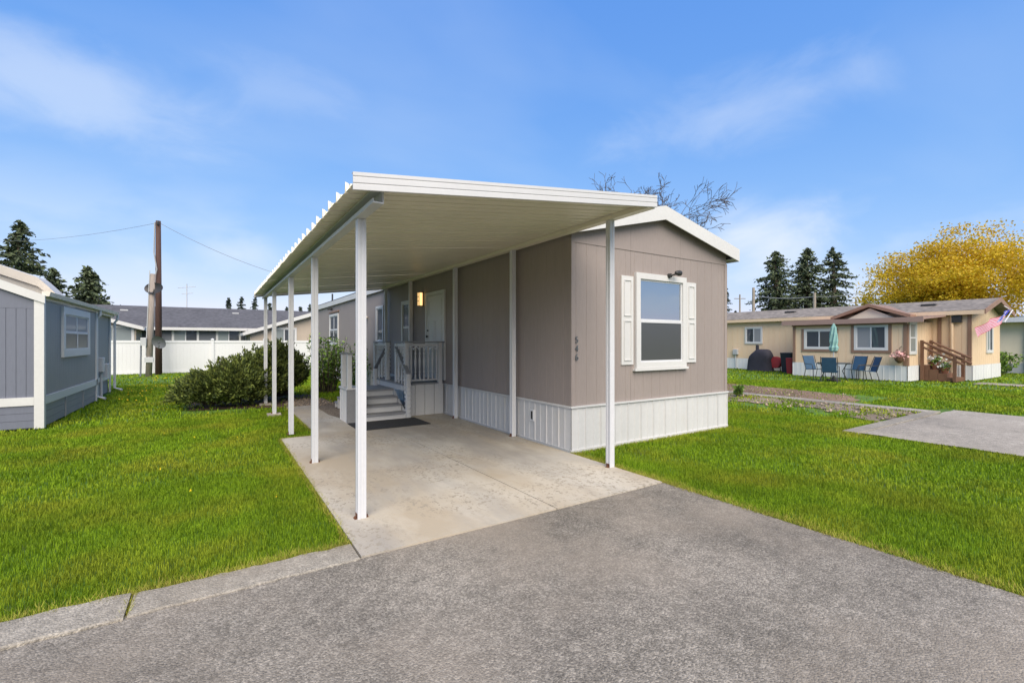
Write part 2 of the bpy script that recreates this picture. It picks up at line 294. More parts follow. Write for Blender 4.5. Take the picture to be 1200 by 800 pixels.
# ------------------------------------------------------------------ mesh helpers
def tag(o, label=None, cat=None, group=None, kind=None):
    if label: o['label'] = label
    if cat: o['category'] = cat
    if group: o['group'] = group
    if kind: o['kind'] = kind
    return o
def wl(o):
    v = Vector((0, 0, 0))
    while o is not None: v = v + o.location; o = o.parent
    return v
def empty(name, loc, label=None, cat=None, group=None):
    o = bpy.data.objects.new(name, None); COL.objects.link(o); o.location = loc; o.empty_display_size = .2
    return tag(o, label, cat, group)
class MB:
    def __init__(s): s.v = []; s.f = []; s.mi = []; s.cm = 0
    def add(s, vs, fs):
        n = len(s.v); s.v += [tuple(p) for p in vs]
        for f in fs: s.f.append(tuple(i + n for i in f)); s.mi.append(s.cm)
        return s
    def box(s, a, b):
        x0, x1 = sorted((a[0], b[0])); y0, y1 = sorted((a[1], b[1])); z0, z1 = sorted((a[2], b[2]))
        return s.add([(x0, y0, z0), (x1, y0, z0), (x1, y1, z0), (x0, y1, z0), (x0, y0, z1), (x1, y0, z1), (x1, y1, z1), (x0, y1, z1)],
                     [(0, 3, 2, 1), (4, 5, 6, 7), (0, 1, 5, 4), (1, 2, 6, 5), (2, 3, 7, 6), (3, 0, 4, 7)])
    def bbox(s, a, b, r=.01):
        """box with chamfered vertical and top edges"""
        x0, x1 = sorted((a[0], b[0])); y0, y1 = sorted((a[1], b[1])); z0, z1 = sorted((a[2], b[2]))
        def ring(q, z): return [(x0 + q, y0, z), (x1 - q, y0, z), (x1, y0 + q, z), (x1, y1 - q, z), (x1 - q, y1, z), (x0 + q, y1, z), (x0, y1 - q, z), (x0, y0 + q, z)]
        def ring2(q, z): return [(x0 + q, y0 + q * .6, z), (x1 - q, y0 + q * .6, z), (x1 - q * .6, y0 + q, z), (x1 - q * .6, y1 - q, z), (x1 - q, y1 - q * .6, z), (x0 + q, y1 - q * .6, z), (x0 + q * .6, y1 - q, z), (x0 + q * .6, y0 + q, z)]
        vs = ring(r, z0) + ring(r, z1 - r) + ring2(r, z1)
        fs = [tuple(range(7, -1, -1)), tuple(range(16, 24))]
        for k in (0, 8):
            for i in range(8): fs.append((k + i, k + (i + 1) % 8, k + 8 + (i + 1) % 8, k + 8 + i))
        return s.add(vs, fs)
    def prism(s, poly, d, axis):
        """poly = list of 3-d points (planar), extruded by vector d"""
        n = len(poly); d = Vector(d); a = [Vector(p) for p in poly]; b = [p + d for p in a]
        fs = [tuple(range(n - 1, -1, -1)), tuple(range(n, 2 * n))] + [(i, (i + 1) % n, n + (i + 1) % n, n + i) for i in range(n)]
        return s.add(a + b, fs)
    def tube(s, pts, r, seg=8, caps=True):
        pts = [Vector(p) for p in pts]; n = len(pts)
        rs = r if isinstance(r, (list, tuple)) else [r] * n
        vs = []; up = None
        for i, p in enumerate(pts):
            d = (pts[min(i + 1, n - 1)] - pts[max(i - 1, 0)])
            d = d.normalized() if d.length > 1e-9 else Vector((0, 0, 1))
            if up is None: up = Vector((0, 0, 1)) if abs(d.z) < .9 else Vector((1, 0, 0))
            x = d.cross(up)
            if x.length < 1e-4: x = d.cross(Vector((0, 1, .3)))
            x.normalize(); y = d.cross(x)
            for k in range(seg):
                a = 2 * math.pi * k / seg; vs.append(p + x * math.cos(a) * rs[i] + y * math.sin(a) * rs[i])
        fs = []
        for i in range(n - 1):
            for k in range(seg):
                a = i * seg + k; b = i * seg + (k + 1) % seg; fs.append((a, b, b + seg, a + seg))
        if caps: fs.append(tuple(range(seg - 1, -1, -1))); fs.append(tuple((n - 1) * seg + k for k in range(seg)))
        return s.add(vs, fs)
    def lathe(s, prof, c, seg=12, axis='z'):
        vs = []
        for r, z in prof:
            for k in range(seg):
                a = 2 * math.pi * k / seg; q = (r * math.cos(a), r * math.sin(a), z)
                if axis == 'y': q = (q[0], q[2], q[1])
                if axis == 'x': q = (q[2], q[0], q[1])
                vs.append((c[0] + q[0], c[1] + q[1], c[2] + q[2]))
        fs = []
        for i in range(len(prof) - 1):
            for k in range(seg):
                a = i * seg + k; b = i * seg + (k + 1) % seg; fs.append((a, b, b + seg, a + seg))
        fs.append(tuple(range(seg - 1, -1, -1))); fs.append(tuple((len(prof) - 1) * seg + k for k in range(seg)))
        return s.add(vs, fs)
    def mesh(s, name, mats, off=(0, 0, 0), smooth=False):
        me = bpy.data.meshes.new(name); off = Vector(off)
        me.from_pydata([Vector(p) - off for p in s.v], [], s.f)
        for m in (mats if isinstance(mats, (list, tuple)) else [mats]): me.materials.append(MATS[m])
        if max(s.mi, default=0): me.polygons.foreach_set('material_index', s.mi)
        if smooth: me.polygons.foreach_set('use_smooth', [True] * len(me.polygons))
        me.update(); return me
    def build(s, name, mats, parent=None, local=False, smooth=False, loc=None, fix=True):
        """world coordinates unless local; links ONE mesh object"""
        if parent is None and loc is None and not local:
            vs = np.array(s.v); loc = Vector((vs[:, 0].mean(), vs[:, 1].mean(), vs[:, 2].min()))
        off = Vector((0, 0, 0)) if local else (wl(parent) if parent is not None else Vector(loc))
        if parent is not None and not local:   # origin at the part's own middle
            vs = np.array(s.v); mid = Vector((vs[:, 0].mean(), vs[:, 1].mean(), vs[:, 2].mean()))
            me = s.mesh(name, mats, mid, smooth); o = bpy.data.objects.new(name, me); COL.objects.link(o); o.parent = parent; o.location = mid - off; return o
        me = s.mesh(name, mats, off, smooth); o = bpy.data.objects.new(name, me); COL.objects.link(o)
        if parent is not None: o.parent = parent
        if not local: o.location = off
        elif loc is not None: o.location = loc
        return o
def inst(name, me, parent, wpos, rz=0.0, scale=None):
    o = bpy.data.objects.new(name, me); COL.objects.link(o)
    if parent is not None: o.parent = parent; o.location = Vector(wpos) - wl(parent)
    else: o.location = wpos
    o.rotation_euler = (0, 0, rz)
    if scale: o.scale = scale
    return o
def npmesh(name, verts, faces, m, loc=(0, 0, 0), parent=None, smooth=False):
    """verts (n,3) array; faces list of (k,) arrays of equal polygon size arrays"""
    me = bpy.data.meshes.new(name); verts = np.asarray(verts, dtype=np.float32) - np.array(loc, dtype=np.float32)
    me.vertices.add(len(verts)); me.vertices.foreach_set('co', verts.ravel())
    tot = sum(f.size for f in faces); me.loops.add(tot); me.loops.foreach_set('vertex_index', np.concatenate([f.ravel() for f in faces]).astype(np.int32))
    st = []; cnt = []; c = 0
    for f in faces:
        k = f.shape[1]; n = f.shape[0]; st.append(c + np.arange(n) * k); cnt.append(np.full(n, k)); c += n * k
    me.polygons.add(sum(len(x) for x in st)); me.polygons.foreach_set('loop_start', np.concatenate(st).astype(np.int32)); me.polygons.foreach_set('loop_total', np.concatenate(cnt).astype(np.int32))
    me.materials.append(MATS[m]); me.update(calc_edges=True); me.validate()
    if smooth: me.polygons.foreach_set('use_smooth', [True] * len(me.polygons))
    o = bpy.data.objects.new(name, me); COL.objects.link(o); o.location = loc
    if parent is not None: o.parent = parent; o.location = Vector(loc) - wl(parent)
    return o
def leafcards(cen, size, nrm=None, aspect=.5, jitter=1.0):
    """diamond leaf faces at cen (n,3)"""
    n = len(cen); d = rng.normal(size=(n, 3)) if nrm is None else nrm + rng.normal(size=(n, 3)) * jitter
    d /= np.linalg.norm(d, axis=1, keepdims=True) + 1e-9
    t = rng.normal(size=(n, 3)); w = np.cross(d, t); w /= np.linalg.norm(w, axis=1, keepdims=True) + 1e-9
    sz = np.asarray(size).reshape(-1, 1) * np.ones((n, 1))
    v = np.stack([cen - d * sz * .5, cen + w * sz * aspect * .5 , cen + d * sz * .5, cen - w * sz * aspect * .5], 1).reshape(-1, 3)
    return v, np.arange(4 * n).reshape(n, 4)

# ================================================================== GROUND
DX0, DX1, PYF = -30.0, 4.27, 3.47          # our driveway: everything with Y < PYF and X < DX1
g = MB().add([(-500, -500, -.03), (500, -500, -.03), (500, 700, -.03), (-500, 700, -.03)], [(0, 1, 2, 3)])
tag(g.build('ground', 'lawn_soil', local=True), 'mown grass ground spreading between the homes', 'ground', kind='structure')
def wavy_sheet(poly, z, step=.25, amp=.012):
    out = []
    for i in range(len(poly)):
        a = Vector((*poly[i], z)); b = Vector((*poly[(i + 1) % len(poly)], z)); n = max(1, int((b - a).length / step)); n = min(n, 160)
        pr = Vector((-(b - a).y, (b - a).x, 0)).normalized()
        for k in range(n):
            p = a.lerp(b, k / n); out.append(p + (pr * random.uniform(-amp, amp) if k else Vector((0, 0, 0))))
    m = MB(); m.add(out, [tuple(range(len(out)))]); return m
tag(wavy_sheet([(DX0, -40), (DX1, -40), (DX1 + .02, PYF + .02), (DX0, PYF + .02)], 0.0).build('driveway', 'asphalt'), 'grey speckled asphalt driveway in front of the carport slab', 'driveway', kind='structure')
pad = empty('concrete_pad', (2.6, 6, 0)); tag(pad, 'stained concrete carport slab with a long joint', 'concrete slab', kind='structure')
def slab(poly, name='slab'):
    m = MB(); m.prism([Vector((x, y, -.1)) for x, y in poly], (0, 0, .113), 'z'); return m.build(name, 'concrete', pad)
slab([(.92, PYF + .005), (2.745, PYF), (2.66, 8.4), (.93, 8.4)])
slab([(2.757, PYF), (DX1, PYF + .01), (DX1, 12.2), (2.672, 12.2), (2.672, 8.4)])
slab([(1.50, 8.408), (2.664, 8.408), (2.664, 9.3), (2.20, 9.3), (2.20, 10.0), (2.10, 10.6), (2.10, 12.4), (1.48, 12.4)])
ft = MB().bbox((.98, 11.2, -.05), (1.25, 11.45, .03)).build('post_footing', 'concrete', pad)
ft2 = MB().bbox((.98, 13.2, -.05), (1.25, 13.45, .03)).build('post_footing', 'concrete', pad)
kerb = empty('kerb', (-1, 3.6, 0)); tag(kerb, 'worn concrete edging strip between left lawn and asphalt', 'kerb', kind='structure')
ks = [.905, -.42, -.435, -3.4, -3.41, -6.5]
for k in range(0, 6, 2):
    x0, x1 = ks[k + 1], ks[k]; n = 26; y0 = PYF - .012 - .012 * (k == 2); y1 = 3.745 + .02 * (k == 2); zt = .010 + .006 * (k == 2)
    fr = [Vector((x0 + (x1 - x0) * i / n, y0 + random.uniform(-.008, .008), 0)) for i in range(n + 1)]; bk = [Vector((x0 + (x1 - x0) * i / n, y1 + random.uniform(-.012, .012), 0)) for i in range(n + 1)]
    q = MB(); vs = []
    for i in range(n + 1): vs += [fr[i] + Vector((0, -.006, -.08)), fr[i] + Vector((0, 0, zt - .006)), fr[i] + Vector((0, .012, zt + random.uniform(-.002, .002))), bk[i] + Vector((0, 0, zt + random.uniform(-.002, .002))), bk[i] + Vector((0, 0, -.08))]
    q.add(vs, [(i * 5 + j, i * 5 + 5 + j, i * 5 + 6 + j, i * 5 + 1 + j) for i in range(n) for j in range(4)] + [(4, 3, 2, 1, 0), tuple(n * 5 + j for j in range(5))])
    q.build('kerb_stone', 'kerb_concrete', kerb)
gp = wavy_sheet([(2.12, 9.9), (2.48, 9.9), (3.0, 12.25), (2.6, 14.3), (1.6, 14.0), (1.5, 12.42), (2.1, 12.42)], -.012, amp=.04).build('gravel_patch', 'gravel_mix')
tag(gp, 'grey gravel patch behind the porch steps', 'gravel', kind='structure')
ml = wavy_sheet([(-.5, 13.2), (1.0, 12.85), (1.48, 12.5), (1.62, 14.1), (2.6, 14.4), (2.4, 15.4), (-.6, 15.2)], -.016, amp=.05).build('mulch_bed', 'mulch')
tag(ml, 'dark brown mulch bed under the juniper', 'mulch bed', kind='structure')
nd = wavy_sheet([(9.6, -40), (14.7, -40), (14.6, 3.5), (9.55, 3.5)], -.006, amp=.03).build('neighbour_driveway', 'old_asphalt')
tag(nd, 'pale worn driveway pad beyond the right lawn', 'driveway', kind='structure')
np_ = empty('concrete_strip', (13.5, 6, 0)); tag(np_, 'narrow concrete edging around the vacant pad', 'edging', kind='structure')
MB().bbox((13.5, 3.56, -.05), (13.95, 13.5, .012)).build('strip_slab', 'kerb_concrete', np_)
MB().bbox((9.45, 3.5, -.05), (13.49, 3.75, .012)).build('strip_slab', 'kerb_concrete', np_)
MB().bbox((10.2, 11.0, -.05), (13.48, 11.25, .012)).build('strip_slab', 'kerb_concrete', np_)
tag(wavy_sheet([(13.95, 5.2), (15.9, 5.9), (16.4, 8.2), (17.2, 13), (17, 17), (13.95, 17)], -.010, amp=.12).build('dirt_strip', 'dirt'), 'bare brown dirt strip on the vacant lot', 'dirt', kind='structure')
tag(wavy_sheet([(11.0, 3.78), (13.5, 3.78), (13.5, 9.5), (10.9, 9.5), (11.9, 7.2), (12.3, 5.2)], -.011, amp=.14).build('gravel_bed', 'gravel_mix'), 'patchy gravel and weeds beside the concrete edging', 'gravel', kind='structure')
tag(wavy_sheet([(24.2, -3), (25.4, -3), (25.4, 5.3), (24.2, 5.3)], -.008).build('footpath', 'kerb_concrete'), 'pale footpath leading to the tan home steps', 'footpath', kind='structure')
def stones(n, region, size, seed):
    r = np.random.default_rng(seed); x = r.uniform(region[0], region[1], n); y = r.uniform(region[2], region[3], n); b0 = np.array([[1, 0, 0], [-.5, .87, 0], [-.5, -.87, 0], [0, 0, .8], [0, 0, -.6]]); k = r.uniform(*size, n)
    V = (b0[None] * (1 + .35 * r.normal(size=(n, 5, 3)))) * k[:, None, None]; a = r.uniform(0, 6.28, n); ca, sa = np.cos(a)[:, None], np.sin(a)[:, None]; X = V[..., 0] * ca - V[..., 1] * sa; Y = V[..., 0] * sa + V[..., 1] * ca
    V = np.stack([X + x[:, None], Y + y[:, None], V[..., 2] - .004], 2).reshape(-1, 3); f = np.array([[0, 1, 3], [1, 2, 3], [2, 0, 3], [1, 0, 4], [2, 1, 4], [0, 2, 4]]); return V, (np.arange(n)[:, None, None] * 5 + f[None]).reshape(-1, 3)
mat('stone', (.34, .28, .22), .85, .2, 3, island=.45, fine=.1, col2=(.22, .16, .11))
pv_ = [stones(140, (11.6, 13.5, 3.8, 9.5), (.02, .07), 1), stones(200, (14, 16.2, 6.0, 12), (.015, .045), 2), stones(350, (1.6, 2.6, 12.4, 14.1), (.012, .03), 3), stones(120, (10.3, 13.4, 9.5, 10.9), (.02, .06), 4)]
off_ = 0; VV = []; FF = []
for v_, f_ in pv_: VV.append(v_); FF.append(f_ + off_); off_ += len(v_)
tag(npmesh('gravel_stones', np.concatenate(VV), [np.concatenate(FF)], 'stone'), 'loose pale stones scattered over gravel and dirt patches', 'stones', kind='stuff')
# low wooded ridge far off, all round
m = MB(); nseg = 120; ring = []
for k in range(nseg):
    a = 2 * math.pi * k / nseg; h = 13 + 7 * math.sin(a * 3 + 1) + 5 * math.sin(a * 7) + 2 * math.sin(a * 17 + 2) + (26 * math.exp(-((a - 4.6) / .3) ** 2))
    ring.append((a, max(4, h)))
vs = []; 
for a, h in ring:
    for rr, hh in ((440, -1), (500, h * .6), (560, h)): vs.append((rr * math.cos(a), rr * math.sin(a), hh))
fs = []
for k in range(nseg):
    q = ((k + 1) % nseg) * 3
    for j in (0, 1): fs.append((k * 3 + j, q + j, q + j + 1, k * 3 + j + 1))
tag(m.add(vs, fs).build('hills', 'hill_far', local=True, smooth=True), 'low wooded hills on the far horizon', 'hills', kind='structure')

# ================================================================== building pieces
def grooved(w, h, pitch=.2032, gw=.007, gd=.0035, th=.02, off=.08):
    """vertical-groove siding sheet, local: x 0..w, outer face y=0 (outward -y), z 0..h"""
    prof = [(0, 0)]; x = off
    while x < w - gw:
        if x > .01: prof += [(x, 0), (x + .002, gd), (x + gw - .002, gd), (x + gw, 0)]
        x += pitch
    prof.append((w, 0)); n = len(prof)
    vs = [(a, b, 0) for a, b in prof] + [(a, b, h) for a, b in prof] + [(0, th, 0), (w, th, 0), (0, th, h), (w, th, h)]
    fs = [(i, i + 1, n + i + 1, n + i) for i in range(n - 1)]
    fs += [tuple([2 * n] + [2 * n + 1] + list(range(n - 1, -1, -1))), tuple(list(range(n, 2 * n)) + [2 * n + 3, 2 * n + 2]), (0, n, 2 * n + 2, 2 * n), (n - 1, 2 * n + 1, 2 * n + 3, 2 * n - 1), (2 * n, 2 * n + 2, 2 * n + 3, 2 * n + 1)]
    return MB().add(vs, fs)
def wall_panels(parent, name, start, length, h, rz, material, pw=1.219, **k):
    """row of siding sheets from start, along local x of the wall (rz gives facing)"""
    n = int(math.ceil(length / pw - .02)); d = Vector((math.cos(rz), math.sin(rz), 0)); me = None
    for i in range(n):
        w = min(pw, length - i * pw) - .004
        if abs(w - (pw - .004)) < 1e-6:
            if me is None: me = grooved(w, h, **k).mesh(name, material)
            mm = me
        else: mm = grooved(w, h, **k).mesh(name, material)
        inst(name, mm, parent, Vector(start) + d * (i * pw), rz)
def skirt_mesh(w, h, name, material):
    """ribbed vinyl skirting plank"""
    q = [(0, 0), (.014, 0), (.02, .012), (w * .5 - .01, .008), (w * .5 - .004, .002), (w * .5 + .004, .002), (w * .5 + .01, .008), (w - .02, .012), (w - .014, 0), (w, 0)]
    n = len(q); vs = [(a, b, 0) for a, b in q] + [(a, b, h) for a, b in q]
    return MB().add(vs, [(i, i + 1, n + i + 1, n + i) for i in range(n - 1)]).mesh(name, material)
def skirt_row(parent, start, length, h, rz, material='skirt_vinyl', pw=.305, jitter=True):
    d = Vector((math.cos(rz), math.sin(rz), 0)); nrm = Vector((math.sin(rz), -math.cos(rz), 0)); n = max(1, round(length / pw)); w = length / n
    me = skirt_mesh(w - .002, h, 'skirt_panel', material)
    for i in range(n): inst('skirt_panel', me, parent, Vector(start) + d * (i * w) + nrm * (random.uniform(0, .004) if jitter else 0), rz)
def window(parent, pos, rz, w, h, kind='hung', frame='white_trim', trim=.07, glass=('glass_dark', 'glass_screen'), sill=True, proud=.045):
    """pos = world centre on the wall face. local: x right seen from outside, -y outwards"""
    a, b = w / 2, h / 2; m = MB(); T = trim
    m.box((-a - T, -proud, b), (a + T, .01, b + T)); m.box((-a - T, -proud, -b - T), (a + T, .01, -b))
    m.box((-a - T, -proud, -b), (-a, .01, b)); m.box((a, -proud, -b), (a + T, .01, b))
    o = inst('window', m.mesh('window', frame), parent, pos, rz)
    def ch(mm, name, mt): q = bpy.data.objects.new(name, mm.mesh(name, mt)); COL.objects.link(q); q.parent = o; return q
    s = .028
    def sash(x0, x1, z0, z1, y, gm, name='pane'):
        f = MB(); f.box((x0, y, z0), (x1, y + .02, z0 + s)).box((x0, y, z1 - s), (x1, y + .02, z1)).box((x0, y, z0 + s), (x0 + s, y + .02, z1 - s)).box((x1 - s, y, z0 + s), (x1, y + .02, z1 - s))
        ch(f, 'sash', 'white_paint')
        ch(MB().box((x0 + s, y + .010, z0 + s), (x1 - s, y + .016, z1 - s)), name, gm)
    if kind == 'hung': sash(-a, a, 0, b, -.022, glass[0]); sash(-a, a, -b, -.002, -.034, glass[1], 'insect_screen' if 'screen' in glass[1] else 'pane')
    elif kind == 'slide': sash(-a, 0, -b, b, -.022, glass[0]); sash(.002, a, -b, b, -.034, glass[1])
    elif kind == 'grid4':
        sash(-a, 0, 0, b, -.022, glass[0]); sash(-a, 0, -b, -.002, -.034, glass[1]); sash(.002, a, 0, b, -.022, glass[0]); sash(.002, a, -b, -.002, -.034, glass[1])
    else: sash(-a, a, -b, b, -.025, glass[0])
    return o

# ================================================================== MAIN MOBILE HOME
HX0, HX1, HY0, HY1 = 4.34, 8.13, 5.14, 24.3
SK, WT = .655, 3.05                      # skirt top, wall-plate height
home = empty('mobile_home', ((HX0 + HX1) / 2, HY0, 0), 'taupe mobile home with white skirting, carport and number 546', 'mobile home')
wall_panels(home, 'siding_panel', (HX0, HY0, SK), HX1 - HX0, WT - SK - .012, 0, 'taupe_siding')
wall_panels(home, 'siding_panel', (HX0, HY1, SK), HY1 - HY0 - .021, WT - SK + .13, R(-90), 'taupe_siding')
wall_panels(home, 'siding_panel', (HX1, HY0 + .021, SK), HY1 - HY0 - .021, WT - SK + .1, R(90), 'taupe_siding')
RX, RZ, SL, EO0, EO1, GO = 6.225, 3.81, .235, 4.255, 8.325, .15   # ridge x,z, slope, eave lines, gable overhang
def rz_at(x): return RZ - abs(x - RX) * SL
# gable panel (grooved look by separate sheets clipped to the slope)
for k in range(4):
    x0 = HX0 + k * 1.219; x1 = min(HX1, x0 + 1.215)
    top = [(x1, rz_at(x1) - .09), (x0, rz_at(x0) - .09)]
    if x0 < RX < x1: top = [top[0], (RX, RZ - .09), top[1]]
    m = MB(); m.prism([Vector((x, HY0 - .004, z)) for x, z in [(x0, WT + .004), (x1, WT + .004)] + top], (0, .02, 0), 'y'); m.build('gable_panel', 'taupe_siding', home)
MB().box((HX0, HY0 - .009, WT - .012), (HX1, HY0 + .01, WT + .004)).build('plate_flashing', 'taupe_siding', home)
MB().box((HX1 - .002, HY0 - .012, SK), (HX1 + .012, HY0 + .07, WT)).box((HX1 - .07, HY0 - .012, SK), (HX1 - .002, HY0 - .001, WT)).build('corner_trim', 'taupe_siding', home)
MB().box((HX0 - .010, HY0 - .012, SK), (HX0 + .0, HY0 + .05, WT + .05)).box((HX0, HY0 - .012, SK), (HX0 + .055, HY0 - .001, WT - .013)).build('corner_trim', 'taupe_siding', home)
m = MB(); m.box((HX0 + .03, HY0 + .03, .1), (HX1 - .03, HY1 - .03, WT)); m.build('wall_core', 'foundation', home)
# roof slabs and fascia
rf = MB()
for xs in ((EO0, RX), (RX, EO1)):
    a, b = xs
    rf.prism([Vector((a, HY0 - GO + .02, rz_at(a) - .03)), Vector((b, HY0 - GO + .02, rz_at(b) - .03)), Vector((b, HY0 - GO + .02, rz_at(b))), Vector((a, HY0 - GO + .02, rz_at(a)))], (0, HY1 - HY0 + 2 * GO - .04, 0), 'y')
roof = rf.build('roof', 'shingle_grey', home)
fd = .215
for a, b in ((EO0, RX), (RX, EO1)):
    m = MB(); m.prism([Vector((a, HY0 - GO, rz_at(a) - fd)), Vector((b, HY0 - GO, rz_at(b) - fd)), Vector((b, HY0 - GO, rz_at(b) + .012)), Vector((a, HY0 - GO, rz_at(a) + .012))], (0, .019, 0), 'y')
    m.build('rake_fascia', 'white_trim', home)
    m = MB(); m.prism([Vector((a, HY1 + GO, rz_at(a) - fd)), Vector((b, HY1 + GO, rz_at(b) - fd)), Vector((b, HY1 + GO, rz_at(b) + .012)), Vector((a, HY1 + GO, rz_at(a) + .012))], (0, -.019, 0), 'y')
    m.build('rake_fascia', 'white_trim', home)
for x, s in ((EO0, 1), (EO1, -1)):
    MB().box((x, HY0 - GO + .02, rz_at(x) - fd), (x + s * .019, HY1 + GO - .02, rz_at(x) - .031)).build('eave_fascia', 'white_trim', home)
m = MB(); m.box((EO1 - .02, HY0 - GO + .022, rz_at(EO1) - fd + .03), (HX1 + .012, HY1, rz_at(EO1) - fd + .04)); m.build('soffit', 'white_trim', home)
# skirting
skirt_row(home, (HX0 - .012, HY0 - .014, .0), HX1 - HX0 + .024, SK - .012, 0)
skirt_row(home, (HX0 - .014, HY1, .0), HY1 - HY0 + .012, SK - .012, R(-90))
MB().box((HX0 - .03, HY0 - .032, SK - .018), (HX1 + .03, HY0 - .001, SK + .008)).box((HX0 - .034, HY0 - .001, SK - .018), (HX0 - .001, HY1, SK + .008)).build('skirt_cap', 'skirt_vinyl', home)
MB().box((HX0 - .026, HY0 - .026, -.02), (HX1 + .02, HY0 + .0, .035)).box((HX0 - .028, HY0 + .0, -.02), (HX0, HY1, .035)).build('skirt_track', 'skirt_vinyl', home)
MB().box((HX1 - .0, HY0 - .02, 0), (HX1 + .018, HY1, SK)).build('skirt_side', 'skirt_vinyl', home)
pv = PX(625, 486, HX0)
vt = MB().box((HX0 - .032, pv.y - .05, pv.z - .09), (HX0 - .010, pv.y + .05, pv.z + .09)).build('skirt_vent', 'white_vinyl', home)
MB().box((HX0 - .035, pv.y - .025, pv.z - .065), (HX0 - .0325, pv.y + .025, pv.z + .065)).build('vent_opening', 'dark_metal', vt)
# gable window, shutters, flood light
wc = Vector((6.265, HY0, 1.935))
window(home, wc, 0, 1.06, 1.34, 'hung', trim=.095, glass=('glass_sky', 'glass_screen'), proud=.05)
MB().box((5.60, HY0 - .062, 1.13), (6.93, HY0 - .0, 1.168)).build('window_sill', 'white_trim', home)
for x0, x1 in ((5.335, 5.60), (6.93, 7.19)):
    m = MB().box((x0, HY0 - .022, 1.235), (x1, HY0 - .001, 2.63)); sh = m.build('shutter', 'white_trim', home)
    for z0, z1 in ((1.30, 1.93), (2.00, 2.57)):
        f = MB(); q0, q1 = x0 + .05, x1 - .05
        f.box((q0, HY0 - .034, z0), (q0 + .014, HY0 - .0222, z1)).box((q1 - .014, HY0 - .034, z0), (q1, HY0 - .0222, z1)).box((q0 + .014, HY0 - .034, z0), (q1 - .014, HY0 - .0222, z0 + .014)).box((q0 + .014, HY0 - .034, z1 - .014), (q1 - .014, HY0 - .0222, z1))
        f.build('shutter_moulding', 'white_trim', sh)
fl = MB().lathe([(.001, -.05), (.035, -.05), (.04, 0)], (6.42, HY0 - .045, 2.70), 10, 'y').tube([(6.42, HY0 - .09, 2.70), (6.47, HY0 - .15, 2.72)], .016, 6)
fl.lathe([(.02, -.05), (.035, -.03), (.048, .04), (.046, .07)], (6.50, HY0 - .16, 2.74), 10, 'x'); fl.build('flood_light', 'dark_metal', home, smooth=False)
# numbers
def text_mesh(ch, size, depth=.004):
    cu = bpy.data.curves.new('t', 'FONT'); cu.body = ch; cu.size = size; cu.extrude = depth; cu.align_x = 'CENTER'; cu.align_y = 'CENTER'
    o = bpy.data.objects.new('t', cu); COL.objects.link(o); bpy.context.view_layer.update()
    me = bpy.data.meshes.new_from_object(o.evaluated_get(bpy.context.evaluated_depsgraph_get())); bpy.data.objects.remove(o); me.materials.clear(); me.materials.append(MATS['digit']); return me
for ch, z in (('5', 1.62), ('4', 1.495), ('6', 1.37)):
    o = inst('house_number', text_mesh(ch, .135), home, (4.425, HY0 - .018, z)); o.rotation_euler = (R(90), 0, 0)
# long wall: door, lamp, windows
dr = MB(); y0, y1, zb, zt = 9.52, 10.46, .74, 2.68
dr.box((HX0 - .035, y0 - .08, zb), (HX0 + .01, y0, zt + .08)).box((HX0 - .035, y1, zb), (HX0 + .01, y1 + .08, zt + .08)).box((HX0 - .035, y0, zt), (HX0 + .01, y1, zt + .08))
dr.build('door_frame', 'white_trim', home)
door = MB().box((HX0 - .02, y0 + .005, zb), (HX0 + .01, y1 - .005, zt - .005)).build('door', 'white_trim', home)
for a, b, z0, z1 in ((.1, .43, .15, .75), (.51, .84, .15, .75), (.1, .43, .85, 1.35), (.51, .84, .85, 1.35), (.1, .84, 1.45, 1.82)):
    q = MB(); A, B, C, D = y0 + a, y0 + b, zb + z0, zb + z1; X = HX0 - .028
    q.box((X, A, C), (X + .0075, A + .02, D)).box((X, B - .02, C), (X + .0075, B, D)).box((X, A + .02, C), (X + .0075, B - .02, C + .02)).box((X, A + .02, D - .02), (X + .0075, B - .02, D)); q.build('door_moulding', 'white_trim', door)
MB().lathe([(.012, -.06), (.03, -.055), (.03, -.03), (.012, -.02), (.012, 0)], (HX0 - .02, y1 - .08, 1.72), 8, 'x').build('door_handle', 'dark_metal', door)
MB().lathe([(.02, -.03), (.02, 0)], (HX0 - .02, y1 - .08, 1.86), 8, 'x').build('deadbolt', 'dark_metal', door)
ly = 10.78
la = MB().box((HX0 - .02, ly - .07, 2.46), (HX0, ly + .07, 2.82)).box((HX0 - .13, ly - .07, 2.80), (HX0 - .02, ly + .07, 2.82)).box((HX0 - .13, ly - .07, 2.46), (HX0 - .02, ly + .07, 2.48))
for q in (-.07, .055): la.box((HX0 - .13, ly + q, 2.48), (HX0 - .115, ly + q + .015, 2.80))
for z in (2.585, 2.69): la.box((HX0 - .13, ly - .055, z), (HX0 - .115, ly + .055, z + .012))
lamp = la.build('porch_lamp', 'gold_lamp', home)
MB().box((HX0 - .11, ly - .05, 2.485), (HX0 - .03, ly + .05, 2.795)).build('lamp_glass', 'lamp_glow', lamp)
window(home, (HX0, 11.83, 1.98), R(-90), .62, 1.25, 'hung', trim=.075, glass=('glass_dark', 'glass_screen'))
window(home, (HX0, 14.2, 2.12), R(-90), .60, 1.0, 'single', trim=.075, glass=('glass_dark',))
window(home, (HX0, 20.7, 2.10), R(-90), 1.5, 1.15, 'grid4', trim=.09, glass=('glass_dark', 'glass_dark'))
MB().box((HX0 - .05, 19.8, 2.83), (HX0, 21.6, 2.89)).build('window_head', 'brown_trim', home)
MB().lathe([(.04, -.02), (.06, -.06), (.07, -.12), (.01, -.125)], (HX0, 15.6, 2.40), 10, 'x').build('wall_light', 'cream_metal', home)
